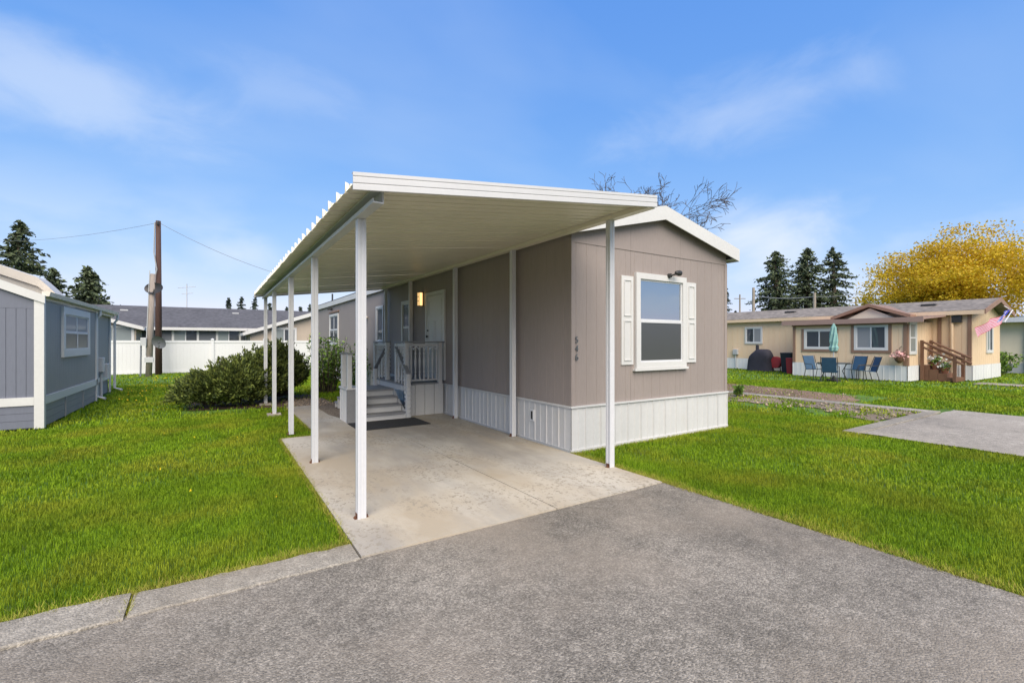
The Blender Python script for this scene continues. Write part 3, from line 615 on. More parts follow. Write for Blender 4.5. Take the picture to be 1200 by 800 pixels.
MB().lathe([(.03, -.08), (.05, -.2), (.01, -.21)], (HX0, 21.1, 3.0), 8, 'x').lathe([(.05, -.08), (.05, 0)], (HX0, 21.1, 3.0), 8, 'x').build('flood_light', 'dark_metal', home)
MB().tube([(HX0 + .6, 24, 3.2), (HX0 + .6, 24, 3.95)], .04, 8).build('vent_pipe', 'dark_metal', home)

# ================================================================== CARPORT
cp = empty('carport', (2.6, 4, 0), 'white metal carport roof on square posts beside the taupe home', 'carport')
CX0, CX1, CYF, CYB = .89, 4.285, 3.57, 13.62
def cz(x): return 2.80 + (x - .9) * (3.20 - 2.80) / 3.37
npan = 33; pw = (CYB - CYF - .03) / npan
# pan profile across Y: flat pan, standing rib; sloped along X
def pan_mesh():
    t = .004
    out = [(0, 0), (pw * .43, 0), (pw * .435, .026), (pw * .495, .026), (pw * .50, 0), (pw * .885, 0), (pw * .945, .080), (pw * .952, .080), (pw * .992, .002), (pw - .0008, .002)]
    L = CX1 - CX0; dz = cz(CX1) - cz(CX0); vs = []; k = len(out); n = 2 * k
    for x, hk in ((0, 1.08), (.022, .95), (.05, .5), (L, .5)):     # rib ends are crimped upright at the eave
        for y, z in out: vs.append((x, y, dz * x / L + (z * hk if z > .03 else z)))
        for y, z in out[::-1]: vs.append((x, y, dz * x / L + (z * hk if z > .03 else z) + t))
    fs = [(j * n + i, j * n + (i + 1) % n, (j + 1) * n + (i + 1) % n, (j + 1) * n + i) for j in range(3) for i in range(n)]
    for i in range(k - 1):
        fs.append((i, i + 1, n - 2 - i, n - 1 - i)); fs.append((3 * n + i, 4 * n - 1 - i, 4 * n - 2 - i, 3 * n + i + 1))
    return MB().add(vs, fs).mesh('roof_pan', 'pan_metal')
pm = pan_mesh()
for i in range(npan): inst('roof_pan', pm, cp, (CX0 + random.uniform(-.006, .006), CYF + .015 + i * pw, cz(CX0) + random.uniform(-.0015, .0015)))
# front fascia channel: stepped extrusion following the roof slope
def fascia(y, s, name):
    h0, h1 = -.062, .075
    sec = [(0, h0), (-.012, h0 + .004), (-.012, h0 + .045), (-.006, h0 + .052), (-.012, h0 + .058), (-.012, h0 + .098), (-.006, h0 + .104), (-.012, h0 + .110), (-.012, h1), (.03, h1), (.03, h1 - .006), (0, h1 - .008)]
    n = len(sec); xa, xb = CX0 - .01, CX1 + .0
    vs = [(xa, y + s * a, cz(xa) + b) for a, b in sec] + [(xb, y + s * a, cz(xb) + b) for a, b in sec]
    fs = [(i, (i + 1) % n, n + (i + 1) % n, n + i) for i in range(n)] + [tuple(range(n - 1, -1, -1)), tuple(range(n, 2 * n))]
    return MB().add(vs, fs).build(name, 'fascia_metal', cp)
fascia(CYF, 1, 'front_fascia'); fascia(CYB, -1, 'rear_fascia')
PXL, PXR = 1.12, 4.225
y0_, y1_ = CYF + .10, CYB - .05      # open channel beam: web, two flanges and a turned-up outer lip
bl = MB().box((PXL + .018, y0_, 2.70), (PXL + .028, y1_, cz(PXL + .018) - .003)).box((PXL - .06, y0_, 2.70), (PXL + .0178, y1_, 2.712)).box((PXL - .06, y0_, 2.7122), (PXL - .052, y1_, 2.735)).box((PXL - .06, y0_, cz(PXL - .06) - .016), (PXL + .0178, y1_, cz(PXL - .06) - .004))
bl.build('beam', 'fascia_metal', cp)
MB().box((PXR - .05, CYF + .02, cz(PXR) - .065), (PXR + .055, CYB - .05, cz(PXR - .05) - .003)).build('beam', 'pan_metal', cp)
def post_mesh(h):
    w = .038; q = [(-w, -w), (-.012, -w), (-.009, -w + .005), (.009, -w + .005), (.012, -w), (w, -w), (w, -.012), (w - .005, -.009), (w - .005, .009), (w, .012), (w, w), (.012, w), (.009, w - .005), (-.009, w - .005), (-.012, w), (-w, w), (-w, .012), (-w + .005, .009), (-w + .005, -.009), (-w, -.012)]
    n = len(q); vs = [(a, b, .0) for a, b in q] + [(a, b, h) for a, b in q]
    return MB().add(vs, [(i, (i + 1) % n, n + (i + 1) % n, n + i) for i in range(n)] + [tuple(range(n - 1, -1, -1)), tuple(range(n, 2 * n))]).mesh('post', 'white_paint')
pl = post_mesh(2.70 - .015); prr = post_mesh(cz(PXR) - .065 - .015)
br = MB()
for s in (-1, 1): br.box((s * .0385, -.028, -.002), (s * .0425, .028, .045)).box((s * .0385, -.028, -.002), (s * .062, .028, .003)).lathe([(.009, 0), (.009, .016)], (s * .052, 0, .003), 6)
brm = br.mesh('bracket', 'rust')
for x, me in ((PXL, pl), (PXR, prr)):
    for y in (4.25, 6.52, 8.72, 11.32, 13.32):
        z0 = .013 if y < 9 else (.03 if x < 2 else .013)
        p = inst('post', me, cp, (x, y, z0)); b = bpy.data.objects.new('bracket', brm); COL.objects.link(b); b.parent = p; b.location = (0, 0, .002)

# ================================================================== PORCH
po = empty('porch', (3.3, 10.3, 0), 'white porch deck and grey steps with spindle railing by the door', 'porch')
sx0, sx1 = 2.50, 3.35
for i in range(4):
    y = 9.25 + .27 * i; z = .14 * (i + 1); d = .27 if i < 3 else .98
    MB().box((sx0, y, .012 if i == 0 else z - .14), (sx1, y + .02, z - .032)).build('riser', 'white_trim', po)
    MB().bbox((sx0 - .01, y - .025, z - .03), (sx1 + .01, y + d - .001 + (0.019 if i < 3 else 0), z), .006).build('tread', 'grey_wood', po)
for i in range(3):   # far stair, going down again
    y = 11.04 + .27 * i; z = .42 - .14 * i
    MB().bbox((sx0 - .01, y, z - .03), (sx1 + .01, y + .29, z), .006).build('tread', 'grey_wood', po)
    MB().box((sx0, y + .25, 0), (sx1, y + .27, z - .032)).build('riser', 'white_trim', po)
st = MB(); st.prism([Vector((sx1 + .012, y, z)) for y, z in ((9.27, .012), (10.06, .012), (10.06, .53), (9.86, .40), (9.30, .11))], (.028, 0, 0), 'x'); st.build('stringer', 'white_trim', po)
MB().box((sx0 - .045, 9.86, .012), (sx0 - .012, 11.04, .53)).build('landing_side', 'white_trim', po)
# guard box with two stub posts left of the steps
MB().box((2.19, 9.29, .012), (2.43, 9.86, .66)).build('guard_core', 'white_trim', po)
gb = skirt_mesh(.19, .65, 'guard_board', 'white_trim')
for i in range(3): inst('guard_board', gb, po, (2.175, 9.86 - i * .19, .012), R(-90))
MB().box((2.175, 9.262, .012), (2.44, 9.289, .66)).build('guard_front', 'grey_wood', po)
MB().bbox((2.155, 9.245, .66), (2.45, 9.88, .69), .005).build('guard_cap', 'white_trim', po)
for y in (9.31, 9.78): MB().bbox((2.185, y - .045, .69), (2.275, y + .045, 1.35), .008).build('guard_post', 'white_trim', po)
MB().bbox((2.165, 9.24, 1.351), (2.295, 9.38, 1.375), .004).build('post_cap', 'grey_wood', po); MB().bbox((2.165, 9.71, 1.351), (2.295, 9.85, 1.375), .004).build('post_cap', 'grey_wood', po)
# deck
dx0, dx1, dy0, dy1, dz = 3.42, 4.30, 9.46, 11.75, .70
nb = 16; bw = (dy1 - dy0) / nb
dbm = MB().box((0, .003, -.03), (dx1 - dx0 + .05, bw - .003, 0)).mesh('deck_board', 'grey_wood')
for i in range(nb): inst('deck_board', dbm, po, (dx0 - .05, dy0 + i * bw, dz))
MB().box((dx0 - .02, dy0 + .03, .55), (dx0, dy1, dz - .032)).build('deck_riser', 'white_trim', po)
db = MB().bbox((.004, -.018, 0), (.2155, 0, dz - .045), .006).mesh('skirt_board', 'white_trim')
for i in range(4): inst('skirt_board', db, po, (dx0 + i * .22, dy0 + .02, .012))
MB().box((dx0, dy0 + .021, .012), (dx1, dy0 + .03, dz - .04)).build('skirt_backing', 'grey_wood', po)
skirt_row(po, (dx0 + .005, dy1, .012), dy1 - 11.05, dz - .045, R(-90), 'white_trim', pw=.22, jitter=False)
def rpost(x, y, z0, z1, w=.045): return MB().bbox((x - w, y - w, z0), (x + w, y + w, z1), .008).build('rail_post', 'white_trim', po)
posts = [(3.40, 9.25, .012, .92), (dx0 + .03, dy0 + .03, dz, 1.57), (dx1 - .08, dy0 + .03, dz - .1, 1.57), (dx0 + .03, 10.08, dz, 1.55), (dx0 + .03, 10.76, dz, 1.57), (3.36, 11.42, .2, .93), (dx0 + .03, dy1 - .05, dz, 1.57)]
for p in posts: rpost(*p)
# spindles (turned profile) and rails
sp = [(.019, 0), (.019, .10), (.011, .12), (.022, .16), (.014, .20), (.023, .34), (.026, .40), (.014, .52), (.022, .56), (.011, .60), (.019, .63), (.019, .72)]
spm = MB().lathe(sp, (0, 0, 0), 10).mesh('spindle', 'white_trim')
for i in range(7): inst('spindle', spm, po, (dx0 + .135 + i * .098, dy0 + .03, dz + .08))
for i in range(4): inst('spindle', spm, po, (dx0 + .03, dy0 + .15 + i * .12, dz + .08))
for i in range(7): inst('spindle', spm, po, (dx0 + .03, 10.88 + i * .11, dz + .08))
MB().box((dx0 + .08, dy0 + .01, dz + .05), (dx1 - .13, dy0 + .05, dz + .082)).build('bottom_rail', 'white_trim', po)
MB().box((dx0 + .01, dy0 + .08, dz + .05), (dx0 + .05, 10.03, dz + .082)).build('bottom_rail', 'white_trim', po)
MB().box((dx0 + .08, dy0 + .008, 1.50), (dx1 - .13, dy0 + .052, 1.55)).build('top_rail', 'white_trim', po)
MB().box((dx0 + .008, dy0 + .08, 1.50), (dx0 + .052, 10.03, 1.55)).build('top_rail', 'white_trim', po)
MB().box((dx0 + .008, 10.81, 1.50), (dx0 + .052, dy1 - .1, 1.55)).build('top_rail', 'white_trim', po)
MB().bbox((dx0 - .03, dy0 - .03, 1.572), (dx1 + .02, dy0 + .09, 1.602), .005).build('rail_cap', 'grey_wood', po)
MB().bbox((dx0 - .03, dy0 + .092, 1.572), (dx0 + .09, 10.13, 1.602), .005).build('rail_cap', 'grey_wood', po)
MB().bbox((dx0 - .03, 10.70, 1.572), (dx0 + .09, dy1, 1.602), .005).build('rail_cap', 'grey_wood', po)
def hrail(a, b):
    d = (Vector(b) - Vector(a)); MB().prism([Vector(a) + Vector(q) for q in ((-.04, 0, -.02), (.04, 0, -.02), (.04, 0, .02), (-.04, 0, .02))], d, 'y').build('handrail', 'grey_wood', po)
hrail((3.40, 9.22, .93), (3.43, 10.06, 1.48)); hrail((3.37, 11.45, .94), (3.43, 10.78, 1.48))
sps = MB().lathe([(r, z * .62) for r, z in sp], (0, 0, 0), 8).mesh('stair_spindle', 'white_trim')
for y in (9.45, 9.63, 9.81): inst('stair_spindle', sps, po, (3.405, y, .56 + (y - 9.25) * .55 - .18))
for y in (10.98, 11.2): inst('stair_spindle', sps, po, (3.39, y, .56 + (11.45 - y) * .7 - .15))
# light strings: each wound round one post or looped along one rail
def lights(name, pts, label):
    o = MB().tube(pts, .008, 5).build(name, 'white_paint'); tag(o, label, 'string lights', 'light strings wound on the porch railing')
    b = MB()
    for k in range(0, len(pts), 5):
        p = Vector(pts[k]); b.lathe([(.002, -.018), (.012, -.008), (.012, .008), (.002, .018)], p + Vector((0, 0, -.015)), 6)
    tag(b.build('bulbs', 'white_vinyl', o), kind='stuff')
def wind(p, r, n):
    x, y, z0, z1 = p[:4]; K = n * 10
    return [(x + r * math.cos(k * .628), y + r * math.sin(k * .628), z0 + .05 + (z1 - z0 - .1) * k / K) for k in range(K + 1)]
lights('string_lights', wind(posts[0], .062, 9), 'string of lights wound round the bottom stair post')
lights('string_lights', wind(posts[1], .062, 9), 'string of lights wound round the deck corner post')
lights('string_lights', wind(posts[4], .062, 8), 'string of lights wound round the post beside the far steps')
lights('string_lights', [(dx0 + .1 + k * .0125, dy0 - .035, 1.50 - .05 * abs(math.sin(k * .31))) for k in range(56)], 'string of lights looped along the front deck rail')
lights('string_lights', [(3.402 + .05 * math.cos(k * .8), 9.26 + k * .0165, .93 + k * .0108 + .035 * math.sin(k * .8)) for k in range(49)], 'string of lights wrapped along the near sloping handrail')
mt = MB().bbox((2.17, 8.33, .013), (3.52, 9.20, .026), .004).build('door_mat', 'mat_dark'); tag(mt, 'dark doormat on the slab at the porch steps', 'doormat')

# ================================================================== LEFT GREY HOME
lh = empty('grey_home', (-4, 14, 0), 'blue grey home with white trim and rounded cream roof edge', 'mobile home')
LX, LY0, LY1 = -2.66, 11.9, 16.6
wall_panels(lh, 'siding_panel', (LX - 4.6, LY0, .55), 4.6 - .02, 1.65, 0, 'blue_grey', pitch=.13, gw=.012, gd=.008)
wall_panels(lh, 'siding_panel', (LX, LY0 + .02, .58), LY1 - LY0 - .02, 1.80, R(90), 'side_grey_lifted', pitch=.13, gw=.012, gd=.008)
wall_panels(lh, 'siding_panel', (LX - .12, LY1, .40), 2.7, 1.98, R(90), 'side_grey_lifted', pitch=.13, gw=.012, gd=.008)
MB().box((LX - 4.5, LY0 + .03, 0), (LX - .03, LY1 - .02, 2.36)).build('wall_core', 'foundation', lh)
MB().box((LX - 4.5, LY1 - .01, 0), (LX - .15, 19.28, 2.36)).build('wall_core', 'foundation', lh)
MB().box((LX - 4.6, LY0 - .03, .43), (LX - .103, LY0 - .001, .58)).build('band_board', 'white_trim', lh)
MB().box((LX + .001, LY0 + .076, .43), (LX + .03, LY1, .585)).build('band_board', 'white_trim', lh)
MB().box((LX - .115, LY1 + .01, .43), (LX - .09, LY1 + 2.7, .56)).build('band_board', 'white_trim', lh)
# lower skirting of horizontal boards with posts
for z in (.02, .155, .29):
    MB().box((LX - 4.6, LY0 - .008, z), (LX - .103, LY0 + .015, z + .13)).build('skirt_board', 'blue_grey', lh)
    for a, b in ((LY0 + .08, 13.45), (13.53, 15.0), (15.08, LY1 - .02)): MB().box((LX - .015, a, z), (LX + .008, b, z + .13)).build('skirt_board', 'side_grey_lifted', lh)
for y in (13.45, 15.0): MB().box((LX - .01, y, .0), (LX + .022, y + .08, .428)).build('skirt_post', 'side_grey_lifted', lh)
MB().box((LX - .10, LY0 - .035, 0), (LX + .034, LY0 + .0, 2.36)).build('corner_board', 'white_trim', lh)
MB().box((LX + .001, LY0 + .0, 0), (LX + .035, LY0 + .075, 2.36)).build('corner_board', 'white_trim', lh)
MB().box((LX + .001, LY1 - .12, .0), (LX + .03, LY1, 2.36)).build('corner_board', 'white_trim', lh)
MB().box((LX - .118, LY1 + 2.6, 0), (LX - .08, LY1 + 2.72, 2.36)).build('corner_board', 'white_trim', lh)
# front rake board rising to the left, then the flat eave with gutter
m = MB(); m.prism([Vector((LX + .05, LY0 - .06, 2.30)), Vector((LX + .05, LY0 - .06, 2.45)), Vector((LX - 1.9, LY0 - .06, 3.30)), Vector((LX - 1.9, LY0 - .06, 3.13))], (0, .05, 0), 'y'); m.build('rake_board', 'white_trim', lh)
m = MB(); m.prism([Vector((LX - .02, LY0 + .0, 2.203)), Vector((LX - .02, LY0 + .0, 2.38)), Vector((LX - 1.9, LY0 + .0, 3.2)), Vector((LX - 4.5, LY0, 3.2)), Vector((LX - 4.5, LY0, 2.203))], (0, .03, 0), 'y'); m.build('gable_panel', 'blue_grey', lh)
gt = MB(); sec = [(.0, 2.43), (.10, 2.44), (.12, 2.52), (.07, 2.53), (.0, 2.53)]
gt.prism([Vector((LX + .0 + a, LY0 - .02, b)) for a, b in sec], (0, LY1 - LY0 + 2.75, 0), 'y'); gt.build('gutter', 'cream_metal', lh)
MB().box((LX - .4, LY0 + .03, 2.36), (LX + .0, LY1 + 2.7, 2.43)).build('eave_soffit', 'cream_metal', lh)
# low metal roof behind the gutter, and the bowed end cap over the front
m = MB(); m.prism([Vector((x, LY0 + .9, z)) for x, z in ((LX + .04, 2.50), (LX + .04, 2.54), (LX - 2.3, 3.10), (LX - 4.6, 2.54), (LX - 4.6, 2.50), (LX - 2.3, 3.05))], (0, LY1 - LY0 + 1.9, 0), 'y'); m.build('roof', 'cream_metal', lh)
cv = [PY(u, v, LY0 + .7) for u, v in ((69, 346.5), (60, 338), (51, 330), (45, 325.5), (0, 310.5), (-60, 291), (-110, 276))]
n = len(cv); bt = [p + Vector((0, .02, -(.05 if i == 0 else .11 if i == 1 else .15))) for i, p in enumerate(cv)]; low = [Vector((p.x, p.y + .03, 2.42)) for p in cv]
MB().add(bt + low, [(i, i + 1, n + i + 1, n + i) for i in range(n - 1)]).build('roof_end_panel', 'cap_metal', lh)
MB().add([p + Vector((0, -.08, 0)) for p in cv] + [p + Vector((0, -.06, -.02)) for p in bt] + [p + Vector((0, .1, 0)) for p in bt] + [p + Vector((0, .5, .02)) for p in cv],
         [(k * n + i, k * n + i + 1, ((k + 1) % 4) * n + i + 1, ((k + 1) % 4) * n + i) for k in range(4) for i in range(n - 1)]).build('roof_edge', 'cream_metal', lh)
window(lh, (LX, 14.40, 1.80), R(90), 2.15, .76, 'grid4', trim=.15, glass=('glass_blind', 'glass_screen'))
for y in (LY1 + .05, LY1 + 2.78):
    MB().tube([(LX + .07, y, 2.45), (LX + .07, y, 2.3), (LX - .0, y, 2.2), (LX - .0, y, .12), (LX + .2, y - .12, .05)], .035, 8).build('downspout', 'white_trim', lh)
for y, z in ((17.3, .95), (18.0, .75)): MB().bbox((LX - .12, y - .12, z - .2), (LX + .06, y + .12, z + .2), .02).build('meter_box', 'meter_grey', lh)
MB().tube([(LX - .0, 17.3, .75), (LX - .0, 17.3, .02)], .03, 8).build('conduit', 'meter_grey', lh)

# ================================================================== FENCE, POLES
fe = empty('fence', (1, 29.2, 0), 'white vinyl privacy fence behind the lawn', 'fence')
FY = 29.2; pitch = 2.44
x = -22.0
fp = grooved(pitch - .13, 1.5, pitch=.15, gw=.008, gd=.006, th=.03).mesh('fence_panel', 'white_vinyl')
frl = MB().box((0, -.02, 0), (pitch - .13, .05, .12)).mesh('fence_rail', 'white_vinyl')
fpo = MB().box((-.065, -.065, 0), (.065, .065, 1.68)).mesh('fence_post', 'white_vinyl')
fcp = MB().add([(-.08, -.08, 0), (.08, -.08, 0), (.08, .08, 0), (-.08, .08, 0), (-.08, -.08, .03), (.08, -.08, .03), (.08, .08, .03), (-.08, .08, .03), (0, 0, .09)], [(0, 3, 2, 1), (0, 1, 5, 4), (1, 2, 6, 5), (2, 3, 7, 6), (3, 0, 4, 7), (4, 5, 8), (5, 6, 8), (6, 7, 8), (7, 4, 8)]).mesh('post_cap', 'white_vinyl')
while x < 8.5:
    p = inst('fence_post', fpo, fe, (x, FY, 0)); c = bpy.data.objects.new('post_cap', fcp); COL.objects.link(c); c.parent = p; c.location = (0, 0, 1.68)
    inst('fence_panel', fp, fe, (x + .065, FY, .08)); inst('fence_rail', frl, fe, (x + .065, FY, .0)); inst('fence_rail', frl, fe, (x + .065, FY, 1.53)); x += pitch
pb = G(186, 438); up = empty('utility_pole', pb, 'tall reddish brown wooden utility pole by the white fence', 'utility pole')
ptop = PD(185.5, 259, pb.y * cc + pb.x * cs)
MB().tube([pb + Vector((0, 0, -.3)), pb.lerp(ptop, .5), ptop], [.145, .13, .105], 12).build('shaft', 'pole_brown', up, smooth=True)
MB().tube([ptop + Vector((-.13, -.05, -.1)), ptop + Vector((-.16, -.1, -1.6)), pb.lerp(ptop, .68) + Vector((-.05, -.2, 0)), pb.lerp(ptop, .5) + Vector((-.3, -.2, 0))], .03, 6).build('cable', 'light_wire', up)
MB().lathe([(.05, -.1), (.06, 0), (.03, .1)], ptop + Vector((0, -.12, -.12)), 8).build('insulator', 'dark_metal', up)
mb = G(174, 440.5); dm = mb.y * cc + mb.x * cs; mtop = PD(179.5, 321, dm)
mp_ = empty('meter_post', mb, 'short weathered grey post with electric meter boxes beside pole', 'post')
MB().tube([mb + Vector((0, 0, -.2)), mtop], [.13, .11], 10).build('shaft', 'pole_grey', mp_, smooth=True)
q = mb.lerp(mtop, .35); MB().bbox(q + Vector((-.34, -.18, -.25)), q + Vector((-.12, .0, .12)), .02).build('meter_box', 'meter_grey', mp_)
q = mb.lerp(mtop, .16); MB().bbox(q + Vector((-.16, -.2, -.12)), q + Vector((.18, -.11, .12)), .02).build('meter_box', 'meter_grey', mp_)
MB().tube([mb + Vector((-.28, -.1, 0)), mb + Vector((-.26, -.1, 1.5))], .035, 8).build('conduit', 'cable', mp_)
MB().tube([mtop + Vector((-.12, -.05, .15)), mb.lerp(mtop, .2) + Vector((-.13, -.05, 0))], .02, 6).build('conduit', 'meter_grey', mp_)
def dish(uv, D, rx, rz_, m_, label, ya, tilt=20):
    c = PD(*uv, D); o = empty('satellite_dish', c, label, 'satellite dish', 'satellite dishes on the meter post')
    b = MB(); vs = [(0, .10, 0)]; fs = []; K = 20
    for j, rr in enumerate((.35, .7, 1.0)):
        for k in range(K):
            a = 2 * math.pi * k / K; vs.append((rx * rr * math.cos(a), .10 * (1 - rr * rr), rz_ * rr * math.sin(a)))
    for k in range(K): fs.append((0, 1 + k, 1 + (k + 1) % K))
    for j in (0, 1):
        for k in range(K): fs.append((1 + j * K + k, 1 + (j + 1) * K + k, 1 + (j + 1) * K + (k + 1) % K, 1 + j * K + (k + 1) % K))
    b.add(vs, fs); me = b.mesh('reflector', m_, smooth=True); r = bpy.data.objects.new('reflector', me); COL.objects.link(r); r.parent = o; r.rotation_euler = (R(tilt), 0, R(ya))
    MB().tube([c + Vector((0, .1, 0)), c + Vector((-.1, .35, -.15))], .03, 6).build('mount_arm', m_, o)
    MB().tube([c + Vector((0, -.0, -rz_)), c + Vector((.05, -.45, -.1))], .015, 6).build('feed_arm', m_, o)
dish((180, 337.5), dm - .1, .42, .27, 'dish_dark', 'dark oval satellite dish high on the grey post', -30, -14)
dish((186, 401), dm - .25, .36, .30, 'dish_grey', 'pale grey satellite dish low on the grey post', -40)
def wire(name, a, b, sag, label, r=.012):
    pts = [a.lerp(b, k / 16) + Vector((0, 0, -sag * 4 * (k / 16) * (1 - k / 16))) for k in range(17)]
    tag(MB().tube(pts, r, 5).build(name, 'cable'), label, 'wire')
wire('overhead_wire', ptop + Vector((-.1, 0, -.12)), PD(-60, 279, 34), .5, 'thin overhead wire running left from the brown pole', .008)
wire('overhead_wire', ptop + Vector((.1, 0, -.12)), PD(455, 345, 24), .7, 'overhead wire dropping from the brown pole toward the home', .010)

# ================================================================== LONG BUILDING BEHIND FENCE
def gable_house(name, x0, x1, y0, y1, wh, ridge_axis, rh, ov, wallm, roofm, label, fascia_m='white_trim', cat='house'):
    h = empty(name, ((x0 + x1) / 2, (y0 + y1) / 2, 0), label, cat)
    MB().box((x0, y0, 0), (x1, y1, wh)).build('wall', wallm, h)
    if ridge_axis == 'x':
        ym = (y0 + y1) / 2; s = rh / (ym - y0)
        m = MB()
        for sg in (1, -1):
            e = ym - sg * (ym - y0 + ov); ez = wh - ov * s + .05
            m.prism([Vector((x0 - ov, e, ez)), Vector((x0 - ov, ym, wh + rh + .05)), Vector((x0 - ov, ym, wh + rh + .15)), Vector((x0 - ov, e, ez + .10))], (x1 - x0 + 2 * ov, 0, 0), 'x')
        rf = m.build('roof', roofm, h)
        for sg in (1, -1):
            e = ym - sg * (ym - y0 + ov); ez = wh - ov * s + .05
            MB().box((x0 - ov, e - .05 * sg, ez - .08), (x1 + ov, e - .004 * sg, ez + .09)).build('gutter', fascia_m, h)
        for x, d in ((x0, .02), (x1 - .02, .02)):
            MB().prism([Vector((x, y0, wh)), Vector((x, y1, wh)), Vector((x, ym, wh + rh))], (d, 0, 0), 'x').build('gable', wallm, h)
    else:
        xm = (x0 + x1) / 2; s = rh / (xm - x0); m = MB()
        for sg in (1, -1):
            e = xm - sg * (xm - x0 + ov); ez = wh - ov * s + .05
            m.prism([Vector((e, y0 - ov, ez)), Vector((xm, y0 - ov, wh + rh + .05)), Vector((xm, y0 - ov, wh + rh + .15)), Vector((e, y0 - ov, ez + .10))], (0, y1 - y0 + 2 * ov, 0), 'y')
        rf = m.build('roof', roofm, h)
        for sg in (1, -1):
            e = xm - sg * (xm - x0 + ov); ez = wh - ov * s + .05
            MB().prism([Vector((e, y0 - ov - .03, ez - .08)), Vector((xm, y0 - ov - .03, wh + rh - .08)), Vector((xm, y0 - ov - .03, wh + rh + .16)), Vector((e, y0 - ov - .03, ez + .11))], (0, .026, 0), 'y').build('rake_fascia', fascia_m, h)
            MB().box((e - .04 * sg, y0 - ov + .0, ez - .08), (e - .003 * sg, y1 + ov, ez + .09)).build('gutter', fascia_m, h)
        for y in (y0, y1 - .02): MB().prism([Vector((x0, y, wh)), Vector((x1, y, wh)), Vector((xm, y, wh + rh))], (0, .02, 0), 'y').build('gable', wallm, h)
    return h, rf
lb, lbr = gable_house('long_house', -11.0, 16.0, 35, 43, 2.45, 'x', 1.35, .4, 'slate_siding', 'shingle_grey', 'long slate coloured house with dark shingle roof behind the fence')
for u in (217.5, 268, 325):
    p = PY(u, 393, 35); window(lb, (p.x, 35, 1.95), 0, 1.2, .85, 'slide', trim=.09, glass=('glass_far', 'glass_dark'))
for u in (164, 289):
    p = PY(u, 390, 34.55); MB().tube([(p.x, 34.55, 2.4), (p.x, 34.55, 2.25), (p.x, 34.9, 2.05), (p.x, 34.94, 0)], .06, 6).build('downspout', 'white_trim', lb)
for u, v in ((146, 363), (276, 372)): 
    p = PY(u, v, 38); MB().box((p.x - .2, 37.8, 3.35), (p.x + .2, 38.1, 3.62)).build('roof_vent', 'meter_grey', lbr)
p0 = PY(92, 392, 32.5).x; p1 = PY(169, 392, 32.5).x
gl_, _ = gable_house('beige_garage', p0 - 4.6, p1 - .35, 32.5, 34.4, 2.35, 'y', 1.05, .35, 'beige_siding', 'shingle_grey', 'beige gable end with sliding window left of the utility pole', cat='garage')
p = PY(133, 393, 32.5); window(gl_, (p.x, 32.5, 1.95), 0, 1.55, .85, 'slide', trim=.1, glass=('glass_far', 'glass_far'))
p0 = PY(284, 392, 31.5).x
gr_, _ = gable_house('tan_garage', p0 + .4, p0 + 9.4, 31.5, 34.3, 2.1, 'y', 1.55, .35, 'beige_siding', 'shingle_grey', 'tan gable end with low white rake behind the carport posts', cat='garage')
p = PY(333, 395, 31.5); window(gr_, (p.x, 31.5, 1.95), 0, 1.2, .8, 'slide', trim=.1, glass=('glass_far', 'glass_dark'))
# aerial on the roof ridge
o = empty('roof_aerial', PY(219, 365, 39), 'thin television aerial standing above the dark shingle roof', 'aerial')
a = PY(219, 365, 39); 
MB().tube([a, a + Vector((0, 0, 1.9))], .03, 6).build('mast', 'meter_grey', o)
MB().tube([a + Vector((-.5, 0, 1.6)), a + Vector((.5, 0, 1.75))], .018, 5).tube([a + Vector((-.3, 0, 1.2)), a + Vector((.35, 0, 1.3))], .018, 5).build('crossbar', 'meter_grey', o)

# ================================================================== RIGHT TAN HOME
TX, TY0, TY1 = 26.0, 5.66, 21.0
th = empty('tan_home', (27, 12, 0), 'tan mobile home with brown trim, bump-out and shingle roof', 'mobile home')
tsk = .62; twt = 2.72
wall_panels(th, 'siding_panel', (TX, TY1, tsk), TY1 - TY0 - .03, twt - tsk, R(-90), 'tan_siding', gd=.012, gw=.02, pitch=.3)
wall_panels(th, 'siding_panel', (TX, TY0, tsk), 4.2, twt - tsk, 0, 'tan_siding', gd=.012, gw=.02, pitch=.3)
MB().box((TX + .04, TY0 + .04, 0), (TX + 4.2, TY1, twt)).build('wall_core', 'tan_siding', th)
skirt_row(th, (TX - .02, TY1, 0), TY1 - TY0 + .02, tsk, R(-90), 'white_vinyl', pw=.4); skirt_row(th, (TX - .02, TY0 - .02, 0), 4.24, tsk, 0, 'white_vinyl', pw=.4)
TR, TRZ = 28.1, 3.38; ts = (TRZ - 2.80) / (TR - TX + .2)
m = MB()
for e in (TX - .2, 2 * TR - TX + .2):
    m.prism([Vector((e, TY0 - .4, 2.80)), Vector((TR, TY0 - .4, TRZ)), Vector((TR, TY0 - .4, TRZ + .08)), Vector((e, TY0 - .4, 2.88))], (0, TY1 - TY0 + .8, 0), 'y')
trf = m.build('roof', 'shingle_brown', th)
MB().box((TX - .25, TY0 - .4, 2.70), (TX - .205, TY1 + .4, 2.86)).build('eave_fascia', 'tan_siding', th)
MB().box((TX - .19, TY0 - .1, 2.72), (TX + .0, TY1, 2.76)).build('soffit', 'brown_trim', th)
for e in (TX - .24, 2 * TR - TX + .24): MB().prism([Vector((e, TY0 - .44, 2.70)), Vector((TR, TY0 - .44, TRZ - .10)), Vector((TR, TY0 - .44, TRZ + .10)), Vector((e, TY0 - .44, 2.90))], (0, .036, 0), 'y').build('rake_fascia', 'brown_trim', th)
MB().prism([Vector((TX, TY0 - .001, twt)), Vector((TX + 4.2, TY0 - .001, twt)), Vector((TR, TY0 - .001, TRZ))], (0, .03, 0), 'y').build('gable', 'tan_siding', th)
